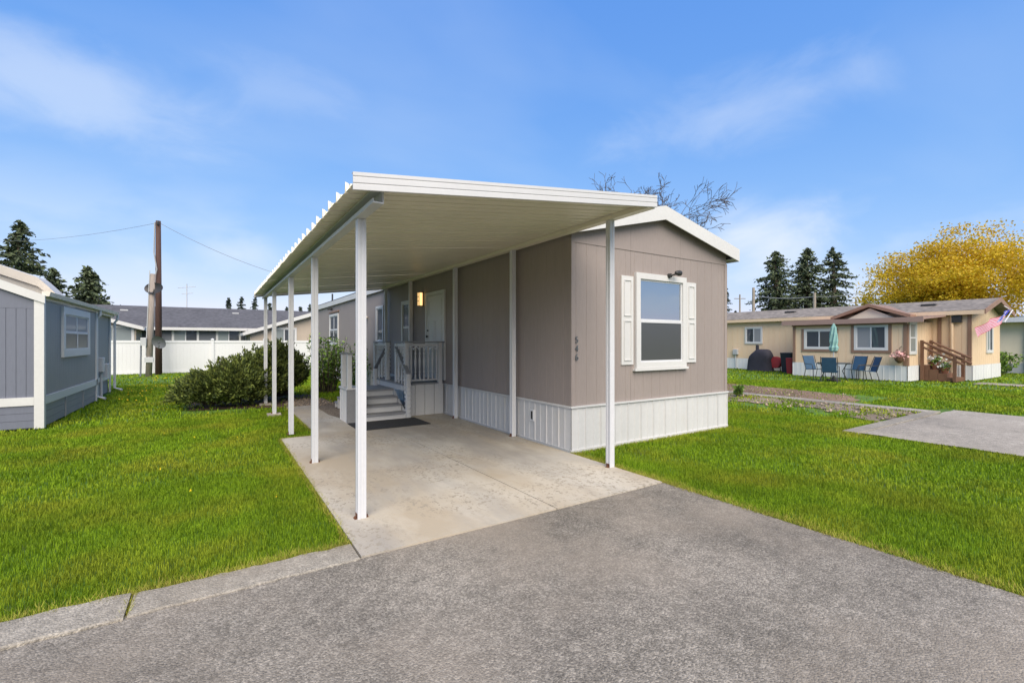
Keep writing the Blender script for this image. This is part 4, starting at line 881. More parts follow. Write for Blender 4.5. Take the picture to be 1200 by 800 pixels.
for y in (TY0 + .02, TY0 + .95, ): MB().box((TX - .03, y, tsk), (TX - .001, y + .12, twt)).build('corner_trim', 'brown_trim', th)
MB().tube([(TX - .1, TY0 + .6, 2.7), (TX - .1, TY0 + .6, .1), (TX - .25, TY0 + .55, .04)], .05, 6).build('downspout', 'tan_siding', th)
for u, v in ((927, 362.5), (1089, 355)):
    p = PX(u, v, 27.2); MB().box((27.0, p.y - .25, 3.15), (27.4, p.y + .25, 3.28)).build('roof_vent', 'dark_metal', trf)
# bump-out
BX, BY0, BY1 = 23.3, 6.96, 11.3
wall_panels(th, 'siding_panel', (BX, BY1, tsk), BY1 - BY0 - .03, 2.42 - tsk, R(-90), 'tan_siding', gd=.012, gw=.02, pitch=.3)
wall_panels(th, 'siding_panel', (BX, BY0, tsk), TX - BX, 2.42 - tsk, 0, 'tan_siding', gd=.012, gw=.02, pitch=.3)
MB().box((BX + .04, BY0 + .04, 0), (TX, BY1, 2.42)).build('bump_core', 'tan_siding', th)
skirt_row(th, (BX - .02, BY1, 0), BY1 - BY0, tsk, R(-90), 'white_vinyl', pw=.4); skirt_row(th, (BX - .02, BY0 - .02, 0), TX - BX, tsk, 0, 'white_vinyl', pw=.4)
MB().prism([Vector((BX - .2, BY0 - .55, 2.46)), Vector((TX, BY0 - .55, 2.66)), Vector((TX, BY0 - .55, 2.70)), Vector((BX - .2, BY0 - .55, 2.56))], (0, BY1 - BY0 + .9, 0), 'y').build('awning_roof', 'mauve_metal', th)
MB().box((BX - .25, BY0 - .57, 2.36), (BX - .202, BY1 + .4, 2.57)).build('awning_fascia', 'mauve_metal', th)
MB().box((BX - .10, BY0, 2.30), (BX - .001, BY1, 2.41)).build('header_trim', 'brown_trim', th)
for y in (BY0, BY1 - .12): MB().box((BX - .03, y, tsk), (BX - .001, y + .12, 2.30)).build('corner_trim', 'brown_trim', th)
MB().box((BX, BY0 - .03, tsk), (BX + .14, BY0 - .001, 2.30)).build('corner_trim', 'brown_trim', th)
# dormer gable over the bump-out
dA, dB, dT = PX(985, 374, 25.3), PX(1057, 372, 25.3), PX(1020, 358, 25.3)
ya, yb, yt = dA.y, dB.y, (dA.y + dB.y) / 2
MB().prism([Vector((25.3, ya - .2, 2.62)), Vector((25.3, yb + .2, 2.62)), Vector((25.3, yt, 3.12))], (.1, 0, 0), 'x').build('dormer_gable', 'cream_siding', th)
for e, s in ((ya, 1), (yb, -1)):
    MB().prism([Vector((25.1, e + .35 * s, 2.62)), Vector((25.1, yt, 3.18)), Vector((25.1, yt, 3.32)), Vector((25.1, e + .35 * s, 2.76))], (2.4, 0, 0), 'x').build('dormer_roof', 'brown_trim', th)
def cen(u0, v0, u1, v1, X):
    a, b = PX(u0, v0, X), PX(u1, v1, X); return (X, (a.y + b.y) / 2, (a.z + b.z) / 2), abs(a.y - b.y), abs(a.z - b.z)
for q, k, gl in (((945, 388, 976, 407), BX, ('glass_dark', 'glass_screen')), ((1004, 383, 1038, 408), BX, ('glass_blind', 'glass_dark')), ((875, 385, 892, 401), TX, ('glass_dark', 'glass_blind'))):
    c, w, h = cen(*q, k); window(th, c, R(-90), w, h, 'slide', trim=.09, glass=gl)
    if k == BX:
        MB().box((BX - .035, c[1] - w / 2 - .2, c[2] - h / 2 - .2), (BX - .001, c[1] - w / 2 - .095, c[2] + h / 2 + .1)).box((BX - .035, c[1] + w / 2 + .095, c[2] - h / 2 - .2), (BX - .001, c[1] + w / 2 + .2, c[2] + h / 2 + .1)).box((BX - .035, c[1] - w / 2 - .095, c[2] - h / 2 - .2), (BX - .001, c[1] + w / 2 + .095, c[2] - h / 2 - .095)).build('window_surround', 'brown_trim', th)
p = PY(1069, 395, BY0); window(th, (p.x, BY0, 1.75), 0, .62, 1.15, 'hung', trim=.1, glass=('glass_far', 'glass_far'))
p = PY(1159, 395, TY0); window(th, (p.x, TY0, 1.75), 0, .8, 1.1, 'slide', trim=.1, glass=('glass_far', 'glass_dark'))
p = PX(1122, 374, TX); MB().box((TX - .16, p.y - .15, p.z - .14), (TX - .002, p.y + .15, p.z + .14)).build('wall_speaker', 'dark_metal', th)
p = PX(863, 412, TX); MB().bbox((TX - .16, p.y - .15, p.z - .15), (TX - .002, p.y + .15, p.z + .15), .02).tube([(TX - .08, p.y, p.z), (TX - .08, p.y, 0)], .03, 6).build('gas_meter', 'meter_grey', th)
# entry stair against the wall between bump-out and end
es = empty('entry_stair', (25.2, 6.9, 0), 'brown wooden steps with handrail at the tan home', 'stairs')
for i in range(4):
    yy = 6.93 - (4 - i) * .28; MB().box((24.6, yy - .0, 0), (25.6, yy + .27, .155 * (i + 1))).build('step', 'white_vinyl' if i < 0 else 'brown_wood', es)
for x in (24.55, 25.62):
    for y, z in ((5.85, 1.05), (6.85, 1.65)): MB().box((x - .05, y - .05, 0), (x + .05, y + .05, z)).build('rail_post', 'brown_wood', es)
    for dz_ in (0, -.22): MB().tube([(x, 5.6, .92 + dz_), (x, 6.88, 1.62 + dz_)], .045, 6).build('handrail', 'brown_wood', es)
def pot(name, loc, r, h, fl, label, bloom='flower_white'):
    o = empty(name, loc, label, 'flower pot'); MB().lathe([(r * .7, 0), (r, h), (r * 1.08, h), (r * 1.08, h + .03)], loc, 12).build('pot', 'terracotta', o)
    c = np.array([loc[0], loc[1], loc[2] + h + r * .5]) + rng.normal(size=(140, 3)) * r * .55
    v, f = leafcards(c, .10, aspect=.7); npmesh('foliage', v, [f], 'shrub_leaf', loc, o)
    c = np.array([loc[0], loc[1], loc[2] + h + r * .75]) + rng.normal(size=(60, 3)) * r * .6
    v, f = leafcards(c, .11, aspect=.9); npmesh('blooms', v, [f], bloom, loc, o)
pot('flower_pot', Vector((24.85, 6.5, .465)), .16, .25, 1, 'potted plant with white flowers on the upper brown step')
pot('flower_pot', Vector((24.8, 6.2, .31)), .14, .2, 1, 'small pot with pale flowers on a lower brown step')
hp = PX(1054, 418, BX - .25); o = empty('hanging_basket', hp, 'pink hanging flower basket at the bump-out corner', 'flower basket')
MB().lathe([(.05, -.25), (.14, -.15), (.19, 0)], hp, 12).build('basket', 'brown_wood', o)
v, f = leafcards(np.array(hp) + np.array([0, 0, .05]) + rng.normal(size=(140, 3)) * .10, .09, aspect=.8); npmesh('blooms', v, [f], 'flower_pink', hp, o)
MB().tube([hp + Vector((0, 0, .05)), hp + Vector((.0, 0, .35)), hp + Vector((.25, 0, .42))], .01, 5).build('bracket', 'dark_metal', o)
# flag on the gable corner
A, B, C_, D_ = PY(1184, 363, 5.0), PY(1177, 376, 5.0), PY(1145, 383, 4.9), PY(1146, 395, 4.9)
fo = empty('flag', A, 'striped red and white flag with starred blue canton on the tan home', 'flag')
fb = MB(); NU, NV = 26, 13
P = lambda i, j: (A.lerp(C_, i / NU)).lerp(B.lerp(D_, i / NU), j / NV) + Vector((0, .06 * math.sin(i * .55 + j * .12), .035 * math.sin(i * .45)))
fb.v = [tuple(P(i, j)) for i in range(NU + 1) for j in range(NV + 1)]
for i in range(NU):
    for j in range(NV):
        a = i * (NV + 1) + j; fb.f.append((a, a + 1, a + NV + 2, a + NV + 1))
        if i < 10 and j < 7: fb.mi.append(1 if (i % 2 == 1 and j % 2 == 1) else 2)
        else: fb.mi.append(0 if j % 2 == 0 else 1)
fb.build('cloth', ['flag_red', 'flag_white', 'flag_blue'], fo, smooth=True)
s0 = PY(1166, 352, TY0 - .05); MB().tube([s0, s0.lerp(A, .9) , A + Vector((.1, -.05, .0)), B + Vector((0.02, 0, -.05))], .02, 6).build('staff', 'white_paint', fo)
# patio set
pc = Vector((21.3, 8.75, 0)); tb = empty('patio_table', pc, 'glass topped patio table on the lawn by the tan home', 'table')
MB().lathe([(.55, .70), (.57, .71), (.57, .73), (.55, .74)], pc, 24).build('table_top', 'glass_dark', tb)
for k in range(4):
    a = k * math.pi / 2 + .6; MB().tube([pc + Vector((.48 * math.cos(a), .48 * math.sin(a), 0)), pc + Vector((.30 * math.cos(a), .30 * math.sin(a), .4)), pc + Vector((.45 * math.cos(a), .45 * math.sin(a), .70))], .018, 6).build('leg', 'dark_metal', tb)
um = empty('closed_parasol', pc, 'closed teal parasol standing through the patio table', 'parasol')
MB().tube([pc, pc + Vector((0, 0, 2.35))], .022, 8).build('pole', 'meter_grey', um)
K = 14; pr = []
for z, r in ((1.18, .05), (1.22, .15), (1.35, .19), (1.45, .14), (1.6, .17), (1.9, .15), (2.15, .11), (2.3, .04), (2.34, .02)): pr.append((r, z))
vs = []; fs = []
for r, z in pr:
    for k in range(K): a = 2 * math.pi * k / K; q = r * .78 * (1 + .22 * (-1) ** k); vs.append(pc + Vector((q * math.cos(a + z), q * math.sin(a + z), z)))
for i in range(len(pr) - 1):
    for k in range(K): a = i * K + k; b = i * K + (k + 1) % K; fs.append((a, b, b + K, a + K))
MB().add(vs, fs).build('canopy', 'teal_cloth', um)
MB().lathe([(.24, 0), (.24, .05), (.06, .09), (.05, .2)], pc, 14).build('base', 'dark_metal', um)
chl = ['blue sling patio chair on the grill side of the table', 'blue sling patio chair with its back to the vacant lot', 'blue sling patio chair between table and bump-out wall', 'blue sling patio chair on the entry stair side of the table']
for (uv, face), lab in zip((((955, 443.5), None), ((973, 447.5), None), ((1002, 444.5), None), ((1016, 446.5), None)), chl):
    c = G(*uv); o = empty('patio_chair', c, lab, 'chair', 'chairs round the patio table'); d = (pc - c); d.z = 0; d.normalize(); s = Vector((-d.y, d.x, 0))
    def L(f, w, z): return c + d * f + s * w + Vector((0, 0, z))
    MB().add([L(.24, -.24, .44), L(.24, .24, .44), L(-.22, .24, .40), L(-.22, -.24, .40)] + [L(.24, -.24, .42), L(.24, .24, .42), L(-.22, .24, .38), L(-.22, -.24, .38)], [(0, 1, 2, 3), (7, 6, 5, 4), (0, 4, 5, 1), (1, 5, 6, 2), (2, 6, 7, 3), (3, 7, 4, 0)]).build('seat', 'blue_sling', o)
    MB().add([L(-.22, -.24, .40), L(-.22, .24, .40), L(-.40, .24, .98), L(-.40, -.24, .98)] + [L(-.245, -.24, .40), L(-.245, .24, .40), L(-.425, .24, .98), L(-.425, -.24, .98)], [(0, 1, 2, 3), (7, 6, 5, 4), (0, 4, 5, 1), (1, 5, 6, 2), (2, 6, 7, 3), (3, 7, 4, 0)]).build('backrest', 'blue_sling', o)
    for w in (-.27, .27):
        MB().tube([L(.26, w, 0), L(.24, w, .42), L(.18, w, .62), L(-.28, w, .64)], .014, 6).build('front_leg', 'dark_metal', o)
        MB().tube([L(-.32, w, 0), L(-.2, w, .42), L(-.40, w, 1.0)], .014, 6).build('rear_leg', 'dark_metal', o)
# grill under cover, hose reel, bins
gp_ = G(891, 437); gp_ = Vector((25.2, PX(891, 437, 25.2).y, 0)); o = empty('covered_grill', gp_, 'barbecue grill under a dark fitted cover by the tan wall', 'grill')
gm = MB(); vs = []; prof = [(.0, .70, .36), (.12, .68, .34), (.6, .62, .32), (.78, .64, .33), (.95, .50, .30), (1.12, .34, .27), (1.18, .20, .16)]
K = 16
for z, a, b in prof:
    for k in range(K):
        t = 2 * math.pi * k / K; x = math.copysign(abs(math.cos(t)) ** .6, math.cos(t)); y = math.copysign(abs(math.sin(t)) ** .6, math.sin(t)); w = 1 + .05 * math.sin(k * 2.3 + z * 7)
        vs.append(gp_ + Vector((b * x * w, a * y * w - .28 * max(0, z - .6), z)))
fs = [(i * K + k, i * K + (k + 1) % K, (i + 1) * K + (k + 1) % K, (i + 1) * K + k) for i in range(len(prof) - 1) for k in range(K)] + [tuple((len(prof) - 1) * K + k for k in range(K))]
gm.add(vs, fs).build('cover', 'grill_cover', o, smooth=True)
MB().lathe([(.09, 1.1), (.08, 1.5), (.02, 1.52)], gp_ + Vector((0, .16, -.1)), 10).build('chimney_cover', 'grill_cover', o)
hr = PX(909.5, 424.5, 25.3); o = empty('hose_reel', Vector((hr.x, hr.y, 0)), 'round red hose reel beside the covered grill', 'hose reel')
MB().lathe([(.10, -.16), (.30, -.15), (.31, -.12), (.2, -.10), (.2, .06), (.31, .08), (.30, .11), (.10, .12)], hr, 18, 'x').build('reel', 'red_plastic', o)
for s in (-.18, .18): MB().tube([hr + Vector((0, s, -.05)), Vector((hr.x, hr.y + s * 1.3, 0))], .025, 6).build('stand_leg', 'dark_metal', o)
def bin_(u, X, w, h, m_, label, lid):
    p = PX(u, 436, X); o = empty('bin', Vector((X, p.y, 0)), label, 'bin'); a = w / 2; c = Vector((X, p.y, 0)); vs = []
    for z, q in ((0, a * .8), (h, a)): vs += [c + Vector((-q, -q, z)), c + Vector((q, -q, z)), c + Vector((q, q, z)), c + Vector((-q, q, z))]
    MB().add(vs, [(3, 2, 1, 0), (4, 5, 6, 7), (0, 1, 5, 4), (1, 2, 6, 5), (2, 3, 7, 6), (3, 0, 4, 7)]).build('body', m_, o)
    MB().bbox(c + Vector((-a * 1.08, -a * 1.08, h)), c + Vector((a * 1.08, a * 1.08, h + .07)), .02).build('lid', lid, o)
bin_(923.5, 25.0, .52, .95, 'bin_dark', 'dark wheeled rubbish bin against the bump-out end', 'bin_dark')
bin_(926.5, 24.0, .30, .72, 'red_plastic', 'narrow red container in front of the dark bin', 'red_plastic')
# cream home far right
ch_ = empty('cream_home', (36, 3, 0), 'cream home with white metal awning edge beyond the tan one', 'mobile home')
MB().box((34, -6, .5), (38.2, 8, 2.55)).build('wall', 'cream_siding', ch_); MB().box((33.97, -6.03, 0), (38.2, 8.03, .5)).build('skirt', 'meter_grey', ch_)
MB().box((33.4, -6.4, 2.56), (38.6, 8.4, 2.80)).build('roof', 'white_paint', ch_)
for y in (5.4, 2.5, -.5): MB().box((33.85, y - .06, 0), (33.96, y + .06, 2.55)).build('trim_post', 'brown_wood', ch_)
for y in (4.2, 1.5): window(ch_, (34, y, 1.6), R(-90), 1.2, 1.2, 'hung', trim=.1, glass=('glass_far', 'glass_dark'))

# ================================================================== VEGETATION
def branch_tree(base, d0, L0, r0, levels, seed, nb=(3, 4), spread=.6, up=.15, shrink=.72, wob=.18, seg=4):
    """returns tube segments (list of (pts, radii)) and twig points"""
    rd = random.Random(seed); tubes = []; tips = []
    def rv(): return Vector((rd.gauss(0, 1), rd.gauss(0, 1), rd.gauss(0, 1)))
    def grow(p, d, L, r, lv):
        pts = [p]; rs = [r]
        for k in range(seg):
            d = (d + rv() * wob + Vector((0, 0, up * .3))).normalized(); p = p + d * L / seg; pts.append(p); rs.append(r * (1 - .45 * (k + 1) / seg))
            if lv <= 1: tips.append((p, d))
        tubes.append((pts, rs, lv))
        if lv == 0: return
        n = rd.randint(*nb)
        for i in range(n):
            t = rd.uniform(.45, 1) if i else 1.0; q = pts[min(seg, max(1, round(t * seg)))]
            ax = d.cross(rv()).normalized(); nd = (d + ax * spread * rd.uniform(.7, 1.4) + Vector((0, 0, up))).normalized()
            grow(q, nd, L * shrink * rd.uniform(.75, 1.15), rs[-1] * rd.uniform(.6, .85), lv - 1)
    grow(Vector(base), Vector(d0), L0, r0, levels); return tubes, tips
def conifer(base, H, W, seed, label, m='conifer_needles', group=None, dens=1.0, lean=0):
    rd = random.Random(seed); o = empty('conifer_tree', base, label, 'tree', group); b = Vector(base)
    MB().tube([b, b + Vector((0, 0, H * .5)), b + Vector((0, 0, H * .97))], [W * .055, W * .035, .02], 7).build('trunk', 'bark', o)
    cs_ = []; ns = []; n = int(60 * dens); br = MB()
    for i in range(n):
        t = .06 + .94 * (i + rd.random()) / n; z = H * t; R_ = W * .5 * ((1 - t) ** .62) * (.55 + .6 * rd.random()) + .12
        for k in range(rd.randint(4, 7)):
            a = rd.uniform(0, 2 * math.pi); RR = R_ * rd.uniform(.5, 1.12); dv = Vector((math.cos(a), math.sin(a), 0)); droop = rd.uniform(.05, .40)
            if k < 2: br.tube([b + Vector((0, 0, z)), b + dv * RR * .9 + Vector((0, 0, z - droop * RR * .9))], [.03, .01], 4, False)
            for j in range(int(6 + RR * 7 * dens)):
                s = rd.uniform(.15, 1) * RR; p = b + dv * s + Vector((0, 0, z - droop * s + rd.gauss(0, .08))) + Vector((rd.gauss(0, .16), rd.gauss(0, .16), 0)) * (.4 + s * .25)
                cs_.append(p[:]); ns.append((dv * .8 + Vector((0, 0, -.35)))[:])
    tag(br.build('branches', 'bark', o), kind='stuff')
    c = np.array(cs_); v, f = leafcards(c, rng.uniform(.28, .6, len(c)), np.array(ns), .42, .55); npmesh('crown', v, [f], m, base, o)
GRP = 'tall conifers behind the homes'
def tree_at(u, vtop, D, W, seed, label, m='conifer_needles', group=None, dens=1.0):
    p = PD(u, vtop, D); conifer((p.x, p.y, -.05), p.z, W, seed, label, m, group, dens)
tree_at(22, 258, 46, 8.6, 1, 'tall dark conifer above the rounded cream roof', dens=1.2)
tree_at(62, 314, 52, 6.0, 2, 'small conifer between two larger ones behind the grey home')
tree_at(104, 313, 44, 7.6, 3, 'broad conifer behind the far end of the grey home', dens=1.1)
tree_at(909, 294, 62, 12.5, 4, 'dark conifer standing apart from the close pair behind the tan home', dens=1.3)
tree_at(946, 291, 64, 12.5, 5, 'middle conifer of three behind the tan home roof', dens=1.3)
tree_at(977, 290, 64, 10.5, 6, 'thin conifer beside the dormer, third of the row', dens=1.0)
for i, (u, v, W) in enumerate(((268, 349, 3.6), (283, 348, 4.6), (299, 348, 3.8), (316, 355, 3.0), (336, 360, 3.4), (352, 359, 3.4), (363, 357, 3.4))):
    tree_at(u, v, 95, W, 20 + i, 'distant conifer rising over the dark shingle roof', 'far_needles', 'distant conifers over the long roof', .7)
for i, (u, v, W) in enumerate(((851, 338, 5), (862, 364, 4), (874, 366, 5), (1013, 348, 3.4), (1003, 362, 4), (990, 364, 5))):
    tree_at(u, v, 100, W, 40 + i, 'distant conifer peeking over the tan home roof', 'far_needles', 'distant conifers over the tan roof', .7)
# far belt of trees as one mass
cs_ = []
for i in range(15000):
    a = rng.uniform(0, 2 * math.pi); rr = rng.uniform(180, 230); h = 8 * rng.beta(1.2, 2.2) * (0.75 + .35 * math.sin(a * 40) * math.sin(a * 17)); cs_.append((rr * math.cos(a), rr * math.sin(a), max(.2, h)))
v, f = leafcards(np.array(cs_), rng.uniform(1.5, 3.2, len(cs_)), np.tile([0, 0, 1.0], (len(cs_), 1)), .6, .6)
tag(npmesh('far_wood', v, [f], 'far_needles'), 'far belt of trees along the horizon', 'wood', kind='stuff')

def tubes_mesh(tubes, name, m, parent, minr=.006, segs=6):
    b = MB()
    for pts, rs, lv in tubes: b.tube(pts, [max(minr, r) for r in rs], segs if lv > 1 else 4, False)
    return b.build(name, m, parent, smooth=True)
# bare tree behind the taupe home
p = PD(744, 400, 26); o = empty('bare_tree', (p.x, p.y, 0), 'leafless tree rising behind the taupe home roof', 'tree')
b0 = Vector((p.x, p.y, 0)); fk = b0 + Vector((.1, 0, 5.6))
MB().tube([b0 + Vector((0, 0, -.1)), b0 + Vector((.05, .05, 3)), fk], [.32, .27, .22], 8).build('trunk', 'bark_pale', o, smooth=True)
rgt = Vector((cc, -cs, 0)); fwd = Vector((cs, cc, 0)); tl = []
for i, (a_, f_) in enumerate(((-1.0, .2), (-.55, -.4), (-.2, .5), (.1, -.2), (.4, .4), (.75, -.3), (1.0, .3))):
    tt, _ = branch_tree(fk - Vector((0, 0, .25 * (i % 3))), (rgt * a_ + fwd * f_ + Vector((0, 0, .95))).normalized(), 2.5 - .35 * abs(a_), .13, 5, 60 + i, nb=(2, 4), spread=.72, up=.02, shrink=.70, wob=.13); tl += tt
tubes_mesh(tl, 'branches', 'bark_pale', o, .010)
# golden tree
p = PD(1128, 400, 40); o = empty('golden_tree', (p.x, p.y, 0), 'large round tree in golden yellow spring leaf behind the tan home', 'tree')
tubes, tips = branch_tree((p.x, p.y, -.1), (0, 0, 1), 3.0, .36, 5, 5, nb=(4, 5), spread=.85, up=.10, shrink=.76, wob=.16)
tubes_mesh([t for t in tubes if t[2] == 5], 'trunk', 'bark', o); tubes_mesh([t for t in tubes if 0 < t[2] < 5], 'branches', 'bark', o, .012)
tp = np.array([t[0][:] for t in tips])
cn = np.array([p.x, p.y, 6.2]); q = (tp - cn) / np.array([7.2, 7.2, 5.9]); tp = tp[(q ** 2).sum(1) < 1.0]
idx = rng.integers(0, len(tp), 31000); c = tp[idx] + rng.normal(size=(31000, 3)) * .24
# outer shell of twig clusters fills the dome outline unevenly
k = 380; dd = rng.normal(size=(k, 3)); dd /= np.linalg.norm(dd, axis=1, keepdims=True); dd[:, 2] = np.abs(dd[:, 2]) * 1.1 - .25
lump = 1 + .13 * np.sin(dd[:, 0] * 5 + 1) * np.sin(dd[:, 1] * 6 + 2) + .10 * np.sin(dd[:, 2] * 9 + dd[:, 0] * 7)
cl = cn + dd * np.array([7.0, 7.0, 5.5]) * (rng.uniform(.5, 1.0, k) * lump)[:, None]; c2 = cl[rng.integers(0, k, 36000)] + rng.normal(size=(36000, 3)) * np.array([.46, .46, .30])
c = np.concatenate([c, c2]); v, f = leafcards(c, rng.uniform(.13, .27, len(c)), aspect=.6); npmesh('crown', v, [f], 'gold_leaf', (p.x, p.y, 0), o)

# juniper: arching sprays of scale leaves
def juniper(name, blobs, label, nspray, seed, m='juniper'):
    rd = np.random.default_rng(seed); base = np.array([np.mean([b[0] for b in blobs]), np.mean([b[1] for b in blobs]), 0]); o = empty(name, base, label, 'shrub')
    cs_ = []; ns = []; sz = []; st = MB()
    wts = np.array([b[3] * b[4] * b[5] for b in blobs]); wts /= wts.sum()
    for k in range(nspray):
        b = blobs[rd.choice(len(blobs), p=wts)]
        d = rd.normal(size=3); d[2] = abs(d[2]) * .9 - .12; d /= np.linalg.norm(d)
        root = np.array([b[0] + d[0] * b[3] * .15, b[1] + d[1] * b[4] * .15, .05]); tip = np.array([b[0], b[1], b[2]]) + d * np.array([b[3], b[4], b[5]]) * rd.uniform(.60, 1.18); tip[2] = max(.06, tip[2])
        ctrl = root * .35 + tip * .65 + np.array([0, 0, .22 * rd.random()]); tdir = tip - ctrl; tdir /= np.linalg.norm(tdir) + 1e-6
        if k % 6 == 0: st.tube([root, ctrl, tip], [.012, .008, .004], 4, False)
        n = 70; t = rd.uniform(.30, 1.0, n) ** .6
        P_ = ((1 - t)[:, None] ** 2) * root + (2 * (1 - t) * t)[:, None] * ctrl + (t[:, None] ** 2) * tip
        wdt = .11 * (1.12 - t)[:, None] + .012
        P_ = P_ + rd.normal(size=(n, 3)) * wdt; P_[:, 2] = np.maximum(P_[:, 2], .02)
        cs_.append(P_); ns.append(np.tile(tdir * 1.2 + np.array([0, 0, .5]), (n, 1))); sz.append(rd.uniform(.05, .115, n))
    st.build('stems', 'bark', o); c = np.concatenate(cs_); v, f = leafcards(c, np.concatenate(sz), np.concatenate(ns), .36, .45); npmesh('foliage', v, [f], m, base, o)
juniper('juniper_shrub', [(-.05, 13.6, .28, .85, .8, .60), (.45, 13.7, .40, .9, .9, .78), (1.0, 14.0, .55, .75, .8, .85)], 'wide spreading juniper shrub on the left lawn beside carport', 900, 3)
juniper('upright_juniper', [(1.55, 14.6, .70, .62, .8, .95), (1.75, 14.9, .6, .6, .7, .8)], 'taller rounded juniper joined to the spreading one behind carport posts', 520, 4)
def leafy(name, base, H, W, n, label, seed, size=(.06, .13)):
    rd = random.Random(seed); o = empty(name, base, label, 'shrub'); b = Vector(base); st = MB(); cs_ = []; ns = []
    for i in range(n):
        a = rd.uniform(0, 6.28); r = W * math.sqrt(rd.random()) * .5; h = H * rd.uniform(.55, 1.05); p0 = b + Vector((r * .4 * math.cos(a), r * .4 * math.sin(a), 0)); p1 = b + Vector((r * math.cos(a), r * math.sin(a), h)); md = p0.lerp(p1, .6) + Vector((rd.gauss(0, .05), rd.gauss(0, .05), .05)); st.tube([p0, md, p1], [.01, .007, .003], 4, False)
        for j in range(34):
            t = rd.uniform(.15, 1); q = p0.lerp(md, t / .6) if t < .6 else md.lerp(p1, (t - .6) / .4); dv = Vector((rd.gauss(0, 1), rd.gauss(0, 1), .4)).normalized(); cs_.append((q + dv * .07)[:]); ns.append(dv[:])
    st.build('stems', 'bark', o); c = np.array(cs_); v, f = leafcards(c, rng.uniform(*size, len(c)), np.array(ns), .5, .4); npmesh('foliage', v, [f], 'shrub_leaf', base, o)
leafy('leafy_shrub', (3.05, 15.6, 0), 1.75, 1.3, 70, 'bright green leafy shrub growing behind the porch steps', 1)
leafy('leafy_shrub', (3.95, 15.3, 0), 1.5, .7, 26, 'slim green shrub against the taupe wall behind the porch', 2)
leafy('leafy_shrub', (3.2, 12.9, 0), .6, .6, 26, 'low green clump at the foot of the far porch steps', 3)
leafy('leafy_shrub', (31.6, 6.3, 0), 1.1, 2.4, 50, 'green shrub between the tan and cream homes', 4, (.1, .2))
leafy('weed_clump', PD(864, 452, 13.6) * 1 - Vector((0, 0, PD(864, 452, 13.6).z)), .28, .4, 9, 'small tuft of weeds in the gravel behind the taupe home', 5)

# distant poles and wire on the right
def far_pole(u, vt, D, label, arm=False):
    p = PD(u, vt, D); o = empty('distant_pole', (p.x, p.y, 0), label, 'utility pole'); MB().tube([(p.x, p.y, 0), (p.x, p.y, p.z)], [.2, .14], 8).build('shaft', 'pole_grey', o)
    if arm: MB().tube([(p.x - .9, p.y + .6, p.z - .8), (p.x + .9, p.y - .6, p.z - .8)], .08, 5).build('crossarm', 'pole_grey', o)
    return p
a = far_pole(883, 337, 52, 'pale pole left of the conifers over the tan roof'); b = far_pole(954.5, 343, 48, 'thick pale pole in front of the middle conifer')
far_pole(867, 345, 90, 'thin distant pole with a crossarm over the tan roof', True); far_pole(1003, 350, 90, 'thin distant pole right of the conifers', True)
wire('overhead_wire', a + Vector((0, 0, -.9)), b + Vector((0, 0, -.4)), .25, 'wire strung between the two pale poles', .05)
wire('overhead_wire', b + Vector((0, 0, -.4)), PD(1030, 335, 50), .4, 'wire running from the thick pole behind the golden tree', .03)

# ================================================================== LAWN
def inside(x, y, r): return (x > r[0]) & (x < r[1]) & (y > r[2]) & (y < r[3])
BLOCK = [(-40, 4.27, -50, 3.76), (.93, 4.3, 3, 8.4), (1.48, 4.4, 8, 12.3), (2.1, 3.0, 12, 12.9), (1.7, 2.6, 12.3, 14.0), (4.3, 8.16, 5.1, 24.5), (9.5, 14.68, -50, 3.76), (13.5, 13.95, 3, 13.5), (10.2, 13.5, 11, 11.25),
         (-8, -2.66, 11.86, 19.3), (26, 30.3, 5.6, 21), (23.28, 26, 6.9, 11.3), (24.2, 25.4, -3, 5.3), (34, 38, -6, 8), (-60, 60, 29.15, 29.3), (24.5, 25.7, 5.7, 7)]
def vnoise(x, y, s, seed):
    r = np.random.default_rng(seed); g_ = r.random((256, 256)); X, Y = x / s + 1000, y / s + 1000; xi, yi = np.floor(X).astype(int), np.floor(Y).astype(int); fx, fy = X - xi, Y - yi; fx = fx * fx * (3 - 2 * fx); fy = fy * fy * (3 - 2 * fy)
    G_ = lambda i, j: g_[i % 256, j % 256]
    return (G_(xi, yi) * (1 - fx) + G_(xi + 1, yi) * fx) * (1 - fy) + (G_(xi, yi + 1) * (1 - fx) + G_(xi + 1, yi + 1) * fx) * fy
